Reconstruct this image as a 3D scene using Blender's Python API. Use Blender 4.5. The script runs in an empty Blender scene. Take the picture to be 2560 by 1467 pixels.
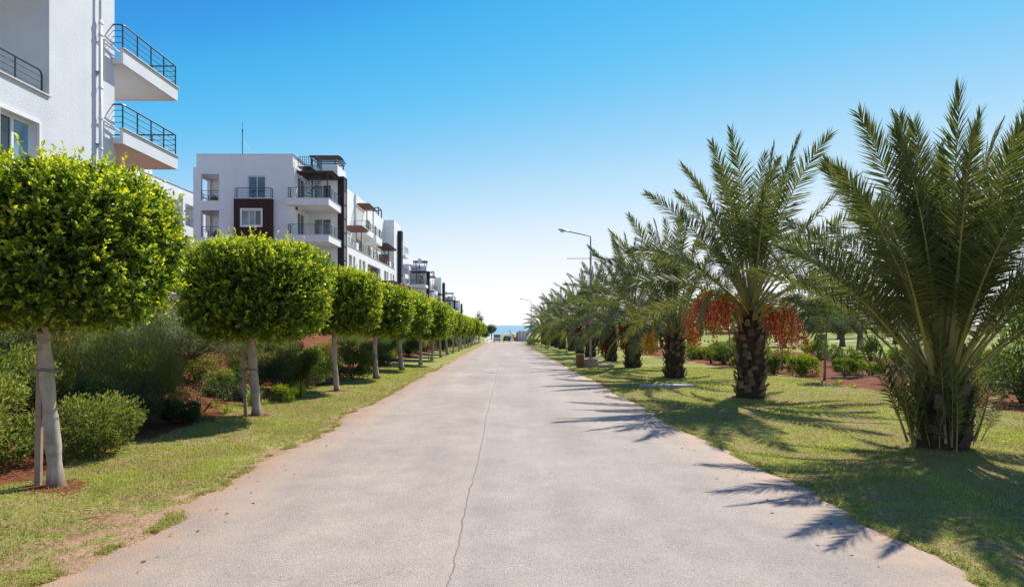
import bpy, math, random
import numpy as np
from mathutils import Vector, Matrix, Euler

R = math.radians
PI = math.pi
scene = bpy.context.scene
COL = scene.collection

# ------------------------------------------------------------------ camera
cam_d = bpy.data.cameras.new('camera')
cam = bpy.data.objects.new('camera', cam_d)
COL.objects.link(cam)
cam.location = (0.0, 0.0, 1.9)
cam.rotation_euler = (R(90), 0, 0)
cam_d.sensor_width = 36.0
cam_d.lens = 36.0 * 1540.0 / 2560.0
cam_d.shift_x = 20.0 / 2560.0
cam_d.shift_y = 79.5 / 2560.0
cam_d.clip_start = 0.1
cam_d.clip_end = 60000.0
scene.camera = cam

# ------------------------------------------------------------------ sky, sun, exposure
SUN_AZ = R(33.0)      # clockwise from +Y (towards +X)
SUN_EL = R(47.0)
world = bpy.data.worlds.new('World')
scene.world = world
world.use_nodes = True
wn, wl = world.node_tree.nodes, world.node_tree.links
wn.clear()
w_out = wn.new('ShaderNodeOutputWorld')
w_bg = wn.new('ShaderNodeBackground')
w_sky = wn.new('ShaderNodeTexSky')
w_sky.sky_type = 'NISHITA'
w_sky.sun_disc = False
w_sky.sun_elevation = SUN_EL
w_sky.sun_rotation = SUN_AZ
w_sky.altitude = 0.0
w_sky.air_density = 0.7
w_sky.dust_density = 0.0
w_sky.ozone_density = 4.0
# one even colour grade over the whole sky, as the photograph's strong colours have it
w_sep = wn.new('ShaderNodeSeparateColor')
w_com = wn.new('ShaderNodeCombineColor')
wl.new(w_sky.outputs[0], w_sep.inputs[0])
SKY_CURVES = (((0, 0.05), (0.65, 0.12), (1.0, 0.22), (1.2, 0.40), (1.73, 1.60), (2.21, 2.72), (3.11, 4.05), (4.5, 4.75), (8.0, 5.3), (12.0, 5.5)),
              ((0, 0.05), (1.3, 0.95), (1.89, 1.60), (2.21, 2.34), (3.14, 3.27), (3.93, 3.92), (5.26, 4.55), (7.0, 4.95), (9.5, 5.3), (12.0, 5.5)),
              ((0, 0.05), (3.0, 3.2), (3.82, 3.95), (4.59, 4.45), (6.04, 4.72), (7.08, 4.85), (8.42, 5.1), (12.0, 5.5)))
for ch, pts_ in enumerate(SKY_CURVES):
    n_ = wn.new('ShaderNodeMath'); n_.operation = 'DIVIDE'; n_.inputs[1].default_value = 12.0
    f_ = wn.new('ShaderNodeFloatCurve')
    cv = f_.mapping.curves[0]
    cv.points[0].location = (0.0, pts_[0][1] / 6.0)
    cv.points[1].location = (1.0, pts_[-1][1] / 6.0)
    for (a_, b_) in pts_[1:-1]: cv.points.new(a_ / 12.0, b_ / 6.0)
    f_.mapping.update()
    g_ = wn.new('ShaderNodeMath'); g_.operation = 'MULTIPLY'; g_.inputs[1].default_value = 6.0
    wl.new(w_sep.outputs[ch], n_.inputs[0]); wl.new(n_.outputs[0], f_.inputs['Value']); wl.new(f_.outputs[0], g_.inputs[0]); wl.new(g_.outputs[0], w_com.inputs[ch])
wl.new(w_com.outputs[0], w_bg.inputs['Color'])
w_bg.inputs['Strength'].default_value = 0.12
wl.new(w_bg.outputs[0], w_out.inputs['Surface'])

sun_d = bpy.data.lights.new('sun', 'SUN')
sun_d.energy = 3.8
sun_d.angle = R(0.53)
sun_d.color = (1.0, 0.95, 0.86)
sun = bpy.data.objects.new('sun', sun_d)
COL.objects.link(sun)
sun_dir = Vector((math.sin(SUN_AZ) * math.cos(SUN_EL), math.cos(SUN_AZ) * math.cos(SUN_EL), math.sin(SUN_EL)))
sun.rotation_euler = sun_dir.to_track_quat('Z', 'Y').to_euler()
sun.location = (60, 90, 120)

scene.view_settings.view_transform = 'Standard'
scene.view_settings.look = 'None'
scene.view_settings.exposure = 0.75
scene.view_settings.gamma = 1.0
scene.view_settings.use_curve_mapping = False
scene.render.engine = 'CYCLES'
scene.cycles.max_bounces = 7
scene.cycles.diffuse_bounces = 4
scene.cycles.transmission_bounces = 4
scene.cycles.transparent_max_bounces = 6
scene.cycles.sample_clamp_indirect = 6.0
scene.cycles.use_denoising = True

# ------------------------------------------------------------------ helpers: tagging and linking
def tag(o, label=None, cat=None, group=None, kind=None):
    if label: o['label'] = label
    if cat: o['category'] = cat
    if group: o['group'] = group
    if kind: o['kind'] = kind
    return o

def empty(name, loc, label=None, cat=None, group=None, rz=0.0):
    o = bpy.data.objects.new(name, None)
    COL.objects.link(o)
    o.empty_display_size = 0.3
    o.location = loc
    o.rotation_euler = (0, 0, rz)
    return tag(o, label, cat, group)

def link_mesh(name, me, parent=None, loc=(0, 0, 0), rot=(0, 0, 0), scale=(1, 1, 1)):
    o = bpy.data.objects.new(name, me)
    COL.objects.link(o)
    if parent is not None: o.parent = parent
    o.location = loc
    o.rotation_euler = rot
    o.scale = scale
    return o

KIDS = {}
def copy_tree(o, parent=None):
    c = o.copy()
    COL.objects.link(c)
    if parent is not None: c.parent = parent
    for ch in list(o.children):
        copy_tree(ch, c)
    return c

# ------------------------------------------------------------------ helpers: meshes
class MB:
    """collects shapes, then links them as ONE mesh object"""
    def __init__(self):
        self.v, self.f, self.m = [], [], []
    def add(self, vs, fs, m=0):
        n = len(self.v)
        self.v.extend([tuple(p) for p in vs])
        self.f.extend([tuple(i + n for i in f) for f in fs])
        self.m.extend([m] * len(fs))
    def box(self, x0, x1, y0, y1, z0, z1, m=0):
        if x0 > x1: x0, x1 = x1, x0
        if y0 > y1: y0, y1 = y1, y0
        if z0 > z1: z0, z1 = z1, z0
        vs = [(x0, y0, z0), (x1, y0, z0), (x1, y1, z0), (x0, y1, z0), (x0, y0, z1), (x1, y0, z1), (x1, y1, z1), (x0, y1, z1)]
        self.add(vs, [(3, 2, 1, 0), (4, 5, 6, 7), (0, 1, 5, 4), (1, 2, 6, 5), (2, 3, 7, 6), (3, 0, 4, 7)], m)
    def obox(self, c, sx, sy, sz, rz=0.0, m=0, taper=1.0):
        """box on its base centre c, turned by rz, top scaled by taper"""
        cs, sn = math.cos(rz), math.sin(rz)
        vs = []
        for z, t in ((0, 1.0), (sz, taper)):
            for (a, b) in ((-1, -1), (1, -1), (1, 1), (-1, 1)):
                x, y = a * sx / 2 * t, b * sy / 2 * t
                vs.append((c[0] + x * cs - y * sn, c[1] + x * sn + y * cs, c[2] + z))
        self.add(vs, [(3, 2, 1, 0), (4, 5, 6, 7), (0, 1, 5, 4), (1, 2, 6, 5), (2, 3, 7, 6), (3, 0, 4, 7)], m)
    def tube(self, pts, r, n=8, m=0, caps=True):
        pts = [Vector(p) for p in pts]
        rs = r if isinstance(r, (list, tuple)) else [r] * len(pts)
        vs, fs = [], []
        up = None
        for i, p in enumerate(pts):
            t = (pts[min(i + 1, len(pts) - 1)] - pts[max(i - 1, 0)])
            if t.length < 1e-9: t = Vector((0, 0, 1))
            t.normalize()
            if up is None:
                up = Vector((0, 0, 1)) if abs(t.z) < 0.9 else Vector((1, 0, 0))
            a = t.cross(up)
            if a.length < 1e-6: a = t.cross(Vector((0, 1, 0)))
            a.normalize()
            b = a.cross(t).normalized()
            up = b
            for k in range(n):
                an = 2 * PI * k / n
                vs.append(p + (a * math.cos(an) + b * math.sin(an)) * rs[i])
        for i in range(len(pts) - 1):
            for k in range(n):
                k2 = (k + 1) % n
                fs.append((i * n + k, i * n + k2, (i + 1) * n + k2, (i + 1) * n + k))
        if caps:
            fs.append(tuple(range(n - 1, -1, -1)))
            fs.append(tuple((len(pts) - 1) * n + k for k in range(n)))
        self.add(vs, fs, m)
    def bar(self, p, q, w, m=0):
        self.tube([p, q], w * 0.7071, 4, m)
    def lathe(self, prof, n=16, c=(0, 0, 0), m=0):
        vs, fs = [], []
        for (r, z) in prof:
            for k in range(n):
                a = 2 * PI * k / n
                vs.append((c[0] + r * math.cos(a), c[1] + r * math.sin(a), c[2] + z))
        for i in range(len(prof) - 1):
            for k in range(n):
                k2 = (k + 1) % n
                fs.append((i * n + k, i * n + k2, (i + 1) * n + k2, (i + 1) * n + k))
        fs.append(tuple(range(n - 1, -1, -1)))
        fs.append(tuple((len(prof) - 1) * n + k for k in range(n)))
        self.add(vs, fs, m)
    def prism_x(self, prof, x0, x1, m=0):
        """profile of (y, z) points extruded along x"""
        n = len(prof)
        vs = [(x0, y, z) for y, z in prof] + [(x1, y, z) for y, z in prof]
        fs = [tuple(range(n - 1, -1, -1)), tuple(range(n, 2 * n))]
        for k in range(n):
            k2 = (k + 1) % n
            fs.append((k, k2, n + k2, n + k))
        self.add(vs, fs, m)
    def wall_y(self, y0, y1, x0, x1, z0, z1, ops, m=0):
        xs = sorted(set([x0, x1] + [a for o in ops for a in o[:2] if x0 < a < x1]))
        for i in range(len(xs) - 1):
            xa, xb = xs[i], xs[i + 1]
            cut = sorted([(o[2], o[3]) for o in ops if o[0] < (xa + xb) / 2 < o[1]])
            z = z0
            for a, b in cut:
                if a > z: self.box(xa, xb, y0, y1, z, min(a, z1), m)
                z = max(z, b)
            if z < z1: self.box(xa, xb, y0, y1, z, z1, m)
    def wall_x(self, x0, x1, y0, y1, z0, z1, ops, m=0):
        ys = sorted(set([y0, y1] + [a for o in ops for a in o[:2] if y0 < a < y1]))
        for i in range(len(ys) - 1):
            ya, yb = ys[i], ys[i + 1]
            cut = sorted([(o[2], o[3]) for o in ops if o[0] < (ya + yb) / 2 < o[1]])
            z = z0
            for a, b in cut:
                if a > z: self.box(x0, x1, ya, yb, z, min(a, z1), m)
                z = max(z, b)
            if z < z1: self.box(x0, x1, ya, yb, z, z1, m)
    def mesh(self, name, mats, org=(0, 0, 0), smooth=False):
        me = bpy.data.meshes.new(name)
        me.from_pydata([(a - org[0], b - org[1], c - org[2]) for a, b, c in self.v], [], self.f)
        mats = mats if isinstance(mats, (list, tuple)) else [mats]
        for mt in mats: me.materials.append(mt)
        if len(mats) > 1: me.polygons.foreach_set('material_index', self.m)
        if smooth: me.polygons.foreach_set('use_smooth', [True] * len(self.f))
        me.update()
        return me
    def build(self, name, mats, parent=None, org=(0, 0, 0), smooth=False, loc=(0, 0, 0)):
        return link_mesh(name, self.mesh(name, mats, org, smooth), parent, loc)

def np_mesh(name, verts, tris, mats, smooth=False, attrs=None, mat_idx=None, nper=3):
    """verts (n,3), faces (m,nper) numpy"""
    me = bpy.data.meshes.new(name)
    n, m = len(verts), len(tris)
    me.vertices.add(n)
    me.vertices.foreach_set('co', np.ascontiguousarray(verts, dtype=np.float32).ravel())
    me.loops.add(m * nper)
    me.loops.foreach_set('vertex_index', np.ascontiguousarray(tris, dtype=np.int32).ravel())
    me.polygons.add(m)
    me.polygons.foreach_set('loop_start', np.arange(0, m * nper, nper, dtype=np.int32))
    for mt in (mats if isinstance(mats, (list, tuple)) else [mats]): me.materials.append(mt)
    if mat_idx is not None: me.polygons.foreach_set('material_index', np.ascontiguousarray(mat_idx, dtype=np.int32))
    me.polygons.foreach_set('use_smooth', np.full(m, smooth))
    for k, arr in (attrs or {}).items():
        at = me.attributes.new(k, 'FLOAT', 'POINT')
        at.data.foreach_set('value', np.ascontiguousarray(arr, dtype=np.float32))
    me.update(calc_edges=True)
    return me

# ------------------------------------------------------------------ numpy value noise
def _hash(ix, iy, seed):
    h = (ix.astype(np.int64) * 374761393 + iy.astype(np.int64) * 668265263 + seed * 974634777) & 0x7fffffff
    h = ((h ^ (h >> 13)) * 1274126177) & 0x7fffffff
    h = h ^ (h >> 16)
    return (h & 0xffff) / 65535.0
def vnoise(x, y, scale=1.0, seed=0):
    x = np.asarray(x, dtype=np.float64) * scale
    y = np.asarray(y, dtype=np.float64) * scale
    ix, iy = np.floor(x), np.floor(y)
    fx, fy = x - ix, y - iy
    fx, fy = fx * fx * (3 - 2 * fx), fy * fy * (3 - 2 * fy)
    a, b = _hash(ix, iy, seed), _hash(ix + 1, iy, seed)
    c, d = _hash(ix, iy + 1, seed), _hash(ix + 1, iy + 1, seed)
    return (a * (1 - fx) + b * fx) * (1 - fy) + (c * (1 - fx) + d * fx) * fy
def fbm(x, y, scale, seed, octs=3):
    s, amp, tot = 0, 1.0, 0
    for i in range(octs):
        s = s + vnoise(x, y, scale * 2 ** i, seed + i * 17) * amp
        tot += amp
        amp *= 0.5
    return s / tot
def sstep(a, b, x):
    t = np.clip((np.asarray(x, dtype=np.float64) - a) / (b - a), 0, 1)
    return t * t * (3 - 2 * t)

# ------------------------------------------------------------------ terrain
def ground(x, y):
    x = np.asarray(x, dtype=np.float64); y = np.asarray(y, dtype=np.float64)
    base = np.where(y < 140, -0.0136 * y, -1.904 - (np.minimum(y, 345) - 140) * 0.0056)
    base = base - sstep(345, 385, y) * 2.0
    fade = 1 - sstep(165, 260, y)
    d = -x
    bank = 0.10 * sstep(3.8, 6.2, d) + 1.55 * sstep(6.2, 13.0, d) + 0.6 * sstep(13, 17, d)
    right = 0.06 * sstep(3.8, 7, x) + 0.55 * sstep(13.5, 21, x) + 0.55 * sstep(28, 60, x)
    right = right + 2.2 * sstep(95, 150, y) * sstep(15, 32, x)
    mound = 0.5 * np.exp(-(((x - 62) / 12) ** 2 + ((y - 88) / 9) ** 2))
    rough = (fbm(x, y, 0.8, 5) - 0.5) * 0.10 * sstep(4.2, 6.0, np.abs(x))
    return base + (bank + right + mound) * fade + rough * fade
def gz(x, y):
    return float(ground(x, y))
def edge_l(y):
    return -3.60 - 0.26 * (vnoise(y, y * 0, 0.7, 31) - 0.5) - 0.18 * (vnoise(y, y * 0, 2.6, 32) - 0.5) - 0.06 * (vnoise(y, y * 0, 6.3, 33) - 0.5) + 0.22 * sstep(8.5, 4.5, y)
def edge_r(y):
    return 3.62 + 0.26 * (vnoise(y, y * 0, 0.55, 41) - 0.5) + 0.14 * (vnoise(y, y * 0, 2.4, 42) - 0.5) + 0.07 * (vnoise(y, y * 0, 6.1, 43) - 0.5)

# ------------------------------------------------------------------ materials
def new_mat(name):
    m = bpy.data.materials.new(name)
    m.use_nodes = True
    nt = m.node_tree
    nt.nodes.clear()
    out = nt.nodes.new('ShaderNodeOutputMaterial')
    bs = nt.nodes.new('ShaderNodeBsdfPrincipled')
    nt.links.new(bs.outputs[0], out.inputs[0])
    return m, nt, bs, out
def nd(nt, typ, **kw):
    n = nt.nodes.new(typ)
    for k, v in kw.items(): setattr(n, k, v)
    return n
def noise(nt, vec, scale, detail=3.0, rough=0.55):
    n = nd(nt, 'ShaderNodeTexNoise')
    n.inputs['Scale'].default_value = scale
    n.inputs['Detail'].default_value = detail
    n.inputs['Roughness'].default_value = rough
    if vec is not None: nt.links.new(vec, n.inputs['Vector'])
    return n
def ramp(nt, fac, stops):
    r = nd(nt, 'ShaderNodeValToRGB')
    el = r.color_ramp.elements
    while len(el) < len(stops): el.new(0.5)
    for e, (p, c) in zip(el, stops):
        e.position = p
        e.color = (c[0], c[1], c[2], 1) if not isinstance(c, (int, float)) else (c, c, c, 1)
    nt.links.new(fac, r.inputs[0])
    return r.outputs[0]
def mix(nt, fac, a, b, blend='MIX'):
    n = nd(nt, 'ShaderNodeMix', data_type='RGBA', blend_type=blend)
    n.clamp_factor = True
    for sock, v in ((n.inputs[0], fac), (n.inputs[6], a), (n.inputs[7], b)):
        if isinstance(v, (int, float)): sock.default_value = v if sock.type == 'VALUE' else (v, v, v, 1)
        elif isinstance(v, tuple): sock.default_value = (v[0], v[1], v[2], 1)
        else: nt.links.new(v, sock)
    return n.outputs[2]
def math_n(nt, op, a, b=None, c=None, clamp=False):
    n = nd(nt, 'ShaderNodeMath', operation=op)
    n.use_clamp = clamp
    for sock, v in zip(n.inputs, (a, b, c)):
        if v is None: continue
        if isinstance(v, (int, float)): sock.default_value = v
        else: nt.links.new(v, sock)
    return n.outputs[0]
def bump(nt, bs, height, strength, dist):
    b = nd(nt, 'ShaderNodeBump')
    b.inputs['Strength'].default_value = strength
    b.inputs['Distance'].default_value = dist
    nt.links.new(height, b.inputs['Height'])
    nt.links.new(b.outputs[0], bs.inputs['Normal'])
def obj_co(nt):
    return nd(nt, 'ShaderNodeTexCoord').outputs['Object']

def surf(name, col, rough=0.7, var=0.12, scale=3.0, fine=40.0, bstr=0.3, bdist=0.01, metal=0.0, spec=0.3, streak=0.0):
    """plain surface with broad tonal variation, fine grain and relief"""
    m, nt, bs, _ = new_mat(name)
    co = obj_co(nt)
    big = noise(nt, co, scale, 4)
    small = noise(nt, co, fine, 2)
    c1 = ramp(nt, big.outputs[0], [(0.3, tuple(c * (1 - var) for c in col)), (0.7, tuple(min(1, c * (1 + var)) for c in col))])
    c2 = mix(nt, 0.25 * min(1, var * 4), c1, ramp(nt, small.outputs[0], [(0.35, tuple(c * 0.75 for c in col)), (0.65, tuple(min(1, c * 1.2) for c in col))]))
    if streak > 0:
        mp = nd(nt, 'ShaderNodeMapping')
        mp.inputs['Scale'].default_value = (1.6, 1.6, 0.12)
        nt.links.new(co, mp.inputs[0])
        st = noise(nt, mp.outputs[0], 1.5, 4)
        c2 = mix(nt, ramp(nt, st.outputs[0], [(0.5, 0.0), (0.75, streak)]), c2, tuple(c * 0.62 for c in col))
    nt.links.new(c2, bs.inputs['Base Color'])
    bs.inputs['Roughness'].default_value = rough
    bs.inputs['Metallic'].default_value = metal
    bs.inputs['Specular IOR Level'].default_value = spec
    if bstr > 0: bump(nt, bs, small.outputs[0], bstr, bdist)
    return m

def leaf_mat(name, dark, mid, light, trans=0.4, rough=0.45, spec=0.35, tcol=None):
    """leaf blade: reflects and lets sunlight through; 'tint' runs from old to young leaves"""
    m, nt, bs, out = new_mat(name)
    at = nd(nt, 'ShaderNodeAttribute', attribute_name='tint')
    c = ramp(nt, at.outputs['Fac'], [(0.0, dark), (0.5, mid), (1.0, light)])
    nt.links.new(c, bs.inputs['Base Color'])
    bs.inputs['Roughness'].default_value = rough
    bs.inputs['Specular IOR Level'].default_value = spec
    tr = nd(nt, 'ShaderNodeBsdfTranslucent')
    tc = mix(nt, 1.0, c, tcol or (1.5, 1.55, 0.55), 'MULTIPLY')
    nt.links.new(tc, tr.inputs['Color'])
    ms = nd(nt, 'ShaderNodeMixShader')
    ms.inputs[0].default_value = trans
    nt.links.new(bs.outputs[0], ms.inputs[1])
    nt.links.new(tr.outputs[0], ms.inputs[2])
    nt.links.new(ms.outputs[0], out.inputs[0])
    return m

def bark_mat(name, col, rings=14.0, rough=0.8):
    m, nt, bs, _ = new_mat(name)
    co = obj_co(nt)
    mp = nd(nt, 'ShaderNodeMapping')
    mp.inputs['Scale'].default_value = (1, 1, 0.25)
    nt.links.new(co, mp.inputs[0])
    n1 = noise(nt, mp.outputs[0], 9, 5)
    mp2 = nd(nt, 'ShaderNodeMapping')
    mp2.inputs['Scale'].default_value = (0.6, 0.6, 1)
    nt.links.new(co, mp2.inputs[0])
    n2 = noise(nt, mp2.outputs[0], rings, 3)
    c = ramp(nt, n1.outputs[0], [(0.3, tuple(k * 0.72 for k in col)), (0.55, col), (0.75, tuple(min(1, k * 1.22) for k in col))])
    c = mix(nt, ramp(nt, n2.outputs[0], [(0.54, 0.0), (0.64, 0.6)]), c, tuple(k * 0.5 for k in col))
    n3 = noise(nt, co, 2.6, 4, 0.65)
    c = mix(nt, ramp(nt, n3.outputs[0], [(0.52, 0.0), (0.70, 0.65)]), c, (col[0] * 0.60, col[1] * 0.50, col[2] * 0.40))
    spz = nd(nt, 'ShaderNodeSeparateXYZ'); nt.links.new(co, spz.inputs[0])
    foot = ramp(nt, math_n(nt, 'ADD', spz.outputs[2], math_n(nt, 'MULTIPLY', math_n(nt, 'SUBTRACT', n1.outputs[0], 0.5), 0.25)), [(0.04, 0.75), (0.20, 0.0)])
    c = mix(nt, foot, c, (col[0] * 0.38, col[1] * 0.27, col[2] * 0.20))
    nt.links.new(c, bs.inputs['Base Color'])
    bs.inputs['Roughness'].default_value = rough
    bs.inputs['Specular IOR Level'].default_value = 0.2
    h = math_n(nt, 'ADD', n1.outputs[0], n2.outputs[0])
    bump(nt, bs, h, 0.5, 0.012)
    return m

M = {}
M['stucco'] = surf('white_stucco', (0.82, 0.82, 0.815), 0.85, 0.035, 0.7, 26.0, 0.55, 0.02, spec=0.15, streak=0.10)
M['stucco_rough'] = surf('rough_white_stucco', (0.68, 0.70, 0.73), 0.88, 0.05, 0.8, 19.0, 0.55, 0.02, spec=0.12, streak=0.10)
M['soffit'] = surf('cream_soffit', (0.74, 0.74, 0.75), 0.85, 0.03, 0.6, 20.0, 0.2, 0.01, spec=0.15)
M['cap'] = surf('stone_cap', (0.60, 0.58, 0.56), 0.6, 0.08, 2.0, 30.0, 0.2, 0.004)
M['brown'] = surf('brown_render', (0.062, 0.036, 0.031), 0.85, 0.10, 1.0, 30.0, 0.5, 0.015, spec=0.15, streak=0.15)
M['rail'] = surf('dark_green_rail_paint', (0.018, 0.045, 0.048), 0.38, 0.06, 3.0, 60, 0.05, 0.002, spec=0.5)
M['pvc'] = surf('white_window_frame', (0.80, 0.80, 0.80), 0.35, 0.02, 2.0, 30, 0.0, spec=0.45)
M['interior'] = surf('dim_interior', (0.30, 0.28, 0.26), 0.9, 0.08, 1.0, 10, 0.1, 0.01)
M['pergola'] = surf('brown_pergola_timber', (0.085, 0.045, 0.032), 0.6, 0.16, 4.0, 25, 0.3, 0.006)
M['pergola_warm'] = surf('warm_pergola_timber', (0.20, 0.095, 0.055), 0.6, 0.16, 4.0, 25, 0.3, 0.006)
M['tower'] = surf('dark_stone_tower', (0.040, 0.034, 0.034), 0.75, 0.35, 3.5, 9, 0.8, 0.03)
M['tower_panel'] = surf('grey_tower_panel', (0.17, 0.155, 0.16), 0.55, 0.15, 2.0, 20, 0.3, 0.01)
M['pipe'] = surf('white_pipe', (0.72, 0.72, 0.74), 0.4, 0.03, 2.0, 20, 0.0)
M['metal'] = surf('galvanised_grey', (0.30, 0.32, 0.34), 0.42, 0.10, 3.0, 50, 0.08, 0.002, metal=0.5)
M['lamp_head'] = surf('lamp_head_grey', (0.42, 0.45, 0.47), 0.4, 0.06, 3.0, 40, 0.0, metal=0.3)
M['lens'] = surf('lamp_lens', (0.62, 0.64, 0.66), 0.15, 0.03, 3.0, 40, 0.0)
M['bin_wood'] = surf('varnished_slat', (0.27, 0.115, 0.04), 0.45, 0.2, 6.0, 40, 0.25, 0.004)
M['black'] = surf('black_plastic', (0.02, 0.02, 0.022), 0.5, 0.1, 3, 30, 0.0)
M['rubber'] = surf('tyre_rubber', (0.018, 0.018, 0.018), 0.8, 0.1, 3, 60, 0.1, 0.004)
M['concrete'] = surf('weathered_concrete', (0.40, 0.34, 0.27), 0.85, 0.18, 4.0, 30, 0.5, 0.012, streak=0.2)
M['slab_stone'] = surf('pale_slab', (0.45, 0.43, 0.39), 0.8, 0.10, 4.0, 30, 0.4, 0.008)
M['terracotta'] = surf('terracotta', (0.34, 0.12, 0.06), 0.7, 0.12, 5.0, 30, 0.2, 0.004)
M['sign_white'] = surf('sign_white', (0.82, 0.82, 0.82), 0.4, 0.01, 3, 30, 0.0)
M['sign_red'] = surf('sign_red', (0.55, 0.03, 0.04), 0.4, 0.03, 3, 30, 0.0)
M['sign_ink'] = surf('sign_ink', (0.015, 0.016, 0.02), 0.5, 0.02, 3, 30, 0.0)
M['stake'] = surf('weathered_stake_wood', (0.36, 0.27, 0.20), 0.8, 0.2, 8.0, 40, 0.5, 0.006, streak=0.3)
M['rope'] = surf('tie_rope', (0.22, 0.19, 0.15), 0.9, 0.2, 10, 80, 0.3, 0.003)
M['ficus_bark'] = bark_mat('pale_ficus_bark', (0.46, 0.38, 0.31), 9.0)
M['bark'] = bark_mat('brown_bark', (0.20, 0.15, 0.11), 12.0)
M['sapling_bark'] = bark_mat('sapling_bark', (0.33, 0.24, 0.17), 16.0)
M['palm_trunk'] = surf('palm_trunk_fibre', (0.070, 0.046, 0.030), 0.95, 0.4, 8.0, 40, 1.0, 0.03)
M['palm_stub'] = surf('cut_palm_leaf_base', (0.20, 0.145, 0.095), 0.9, 0.42, 5.0, 35, 0.7, 0.012)
def per_object_tone(m, lo, hi):
    nt = m.node_tree
    bs = [n for n in nt.nodes if n.type == 'BSDF_PRINCIPLED'][0]
    src = bs.inputs['Base Color'].links[0].from_socket
    oi = nd(nt, 'ShaderNodeObjectInfo')
    nt.links.new(mix(nt, 1.0, src, ramp(nt, oi.outputs['Random'], [(0.0, lo), (1.0, hi)]), 'MULTIPLY'), bs.inputs['Base Color'])
per_object_tone(M['palm_stub'], 0.45, 1.35)
M['palm_stub_green'] = surf('green_palm_leaf_base', (0.24, 0.21, 0.085), 0.7, 0.22, 5.0, 35, 0.4, 0.008)
M['palm_rachis'] = surf('palm_rachis', (0.30, 0.27, 0.09), 0.55, 0.15, 3.0, 30, 0.1, 0.003)
M['date_stalk'] = surf('date_stalk', (0.74, 0.34, 0.03), 0.5, 0.12, 6, 40, 0.0)
M['date_red'] = surf('red_dates', (0.56, 0.085, 0.032), 0.35, 0.35, 9, 40, 0.0, spec=0.5)
M['date_dark'] = surf('dark_red_dates', (0.20, 0.016, 0.024), 0.35, 0.35, 9, 40, 0.0, spec=0.5)
M['date_yellow'] = surf('yellow_dates', (0.74, 0.38, 0.03), 0.4, 0.25, 9, 40, 0.0, spec=0.5)
M['path'] = surf('pale_paving', (0.52, 0.47, 0.43), 0.85, 0.08, 1.0, 20, 0.2, 0.01)
M['car_white'] = surf('white_car_paint', (0.66, 0.66, 0.66), 0.3, 0.03, 3, 30, 0.0, spec=0.5)
M['car_dark'] = surf('dark_blue_car_paint', (0.03, 0.04, 0.055), 0.25, 0.05, 3, 30, 0.0, spec=0.6)
M['tail'] = surf('tail_light_red', (0.35, 0.02, 0.02), 0.25, 0.05, 3, 30, 0.0)
M['tan_wall'] = surf('white_boundary_wall', (0.70, 0.69, 0.68), 0.85, 0.06, 1.0, 20, 0.3, 0.01, streak=0.15)
M['orange_brick'] = surf('orange_pillar', (0.42, 0.17, 0.08), 0.8, 0.12, 3.0, 20, 0.3, 0.01)
M['canvas'] = surf('white_canvas', (0.75, 0.75, 0.74), 0.8, 0.04, 3.0, 40, 0.2, 0.005)
M['teal'] = surf('teal_bin_paint', (0.02, 0.10, 0.10), 0.4, 0.08, 3.0, 30, 0.0)
M['pink'] = surf('pink_petals', (0.60, 0.06, 0.20), 0.6, 0.15, 9, 30, 0.0)
M['hose'] = surf('grey_hose', (0.45, 0.44, 0.43), 0.6, 0.1, 3, 30, 0.0)

def glass_mat(name, col, rough=0.04):
    m, nt, bs, _ = new_mat(name)
    co = obj_co(nt)
    n = noise(nt, co, 0.9, 2)
    c = ramp(nt, n.outputs[0], [(0.35, tuple(k * 0.6 for k in col)), (0.65, tuple(k * 1.4 for k in col))])
    nt.links.new(c, bs.inputs['Base Color'])
    bs.inputs['Roughness'].default_value = rough
    bs.inputs['Specular IOR Level'].default_value = 0.9
    return m
M['glass'] = glass_mat('dark_window_glass', (0.035, 0.045, 0.055))
M['glass_blue'] = glass_mat('curtained_window_glass', (0.07, 0.11, 0.17), 0.06)
M['glass_frost'] = glass_mat('frosted_blue_glass', (0.16, 0.33, 0.46), 0.18)
M['glass_grey'] = glass_mat('pale_curtain_glass', (0.20, 0.23, 0.24), 0.08)
M['car_glass'] = glass_mat('car_glass', (0.10, 0.13, 0.16), 0.05)

M['ficus'] = leaf_mat('ficus_leaves', (0.044, 0.084, 0.018), (0.175, 0.260, 0.028), (0.540, 0.560, 0.052), 0.52, 0.33, 0.45, (1.7, 1.65, 0.5))
M['palm'] = leaf_mat('palm_leaflets', (0.050, 0.066, 0.028), (0.122, 0.144, 0.048), (0.265, 0.250, 0.090), 0.36, 0.5, 0.22, (1.2, 1.25, 0.6))
M['bush_light'] = leaf_mat('light_shrub_leaves', (0.090, 0.115, 0.041), (0.230, 0.259, 0.086), (0.460, 0.448, 0.149), 0.50, 0.5)
M['bush_dark'] = leaf_mat('dark_shrub_leaves', (0.034, 0.066, 0.034), (0.090, 0.140, 0.056), (0.230, 0.290, 0.100), 0.45, 0.45)
M['bush_feather'] = leaf_mat('feathery_shrub_leaves', (0.075, 0.095, 0.040), (0.185, 0.215, 0.075), (0.380, 0.370, 0.130), 0.50, 0.55)
M['bush_grey'] = leaf_mat('grey_olive_leaves', (0.061, 0.081, 0.056), (0.161, 0.181, 0.121), (0.384, 0.384, 0.263), 0.40, 0.5)
M['bush_tan'] = leaf_mat('dry_tan_shrub_leaves', (0.109, 0.109, 0.046), (0.291, 0.237, 0.109), (0.600, 0.473, 0.274), 0.48, 0.6)
M['bush_yellow'] = leaf_mat('yellow_green_leaves', (0.084, 0.132, 0.019), (0.228, 0.276, 0.036), (0.480, 0.444, 0.060), 0.42, 0.5)
M['bush_mid'] = leaf_mat('mid_green_leaves', (0.048, 0.085, 0.028), (0.127, 0.178, 0.051), (0.322, 0.345, 0.109), 0.50, 0.45)
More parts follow.
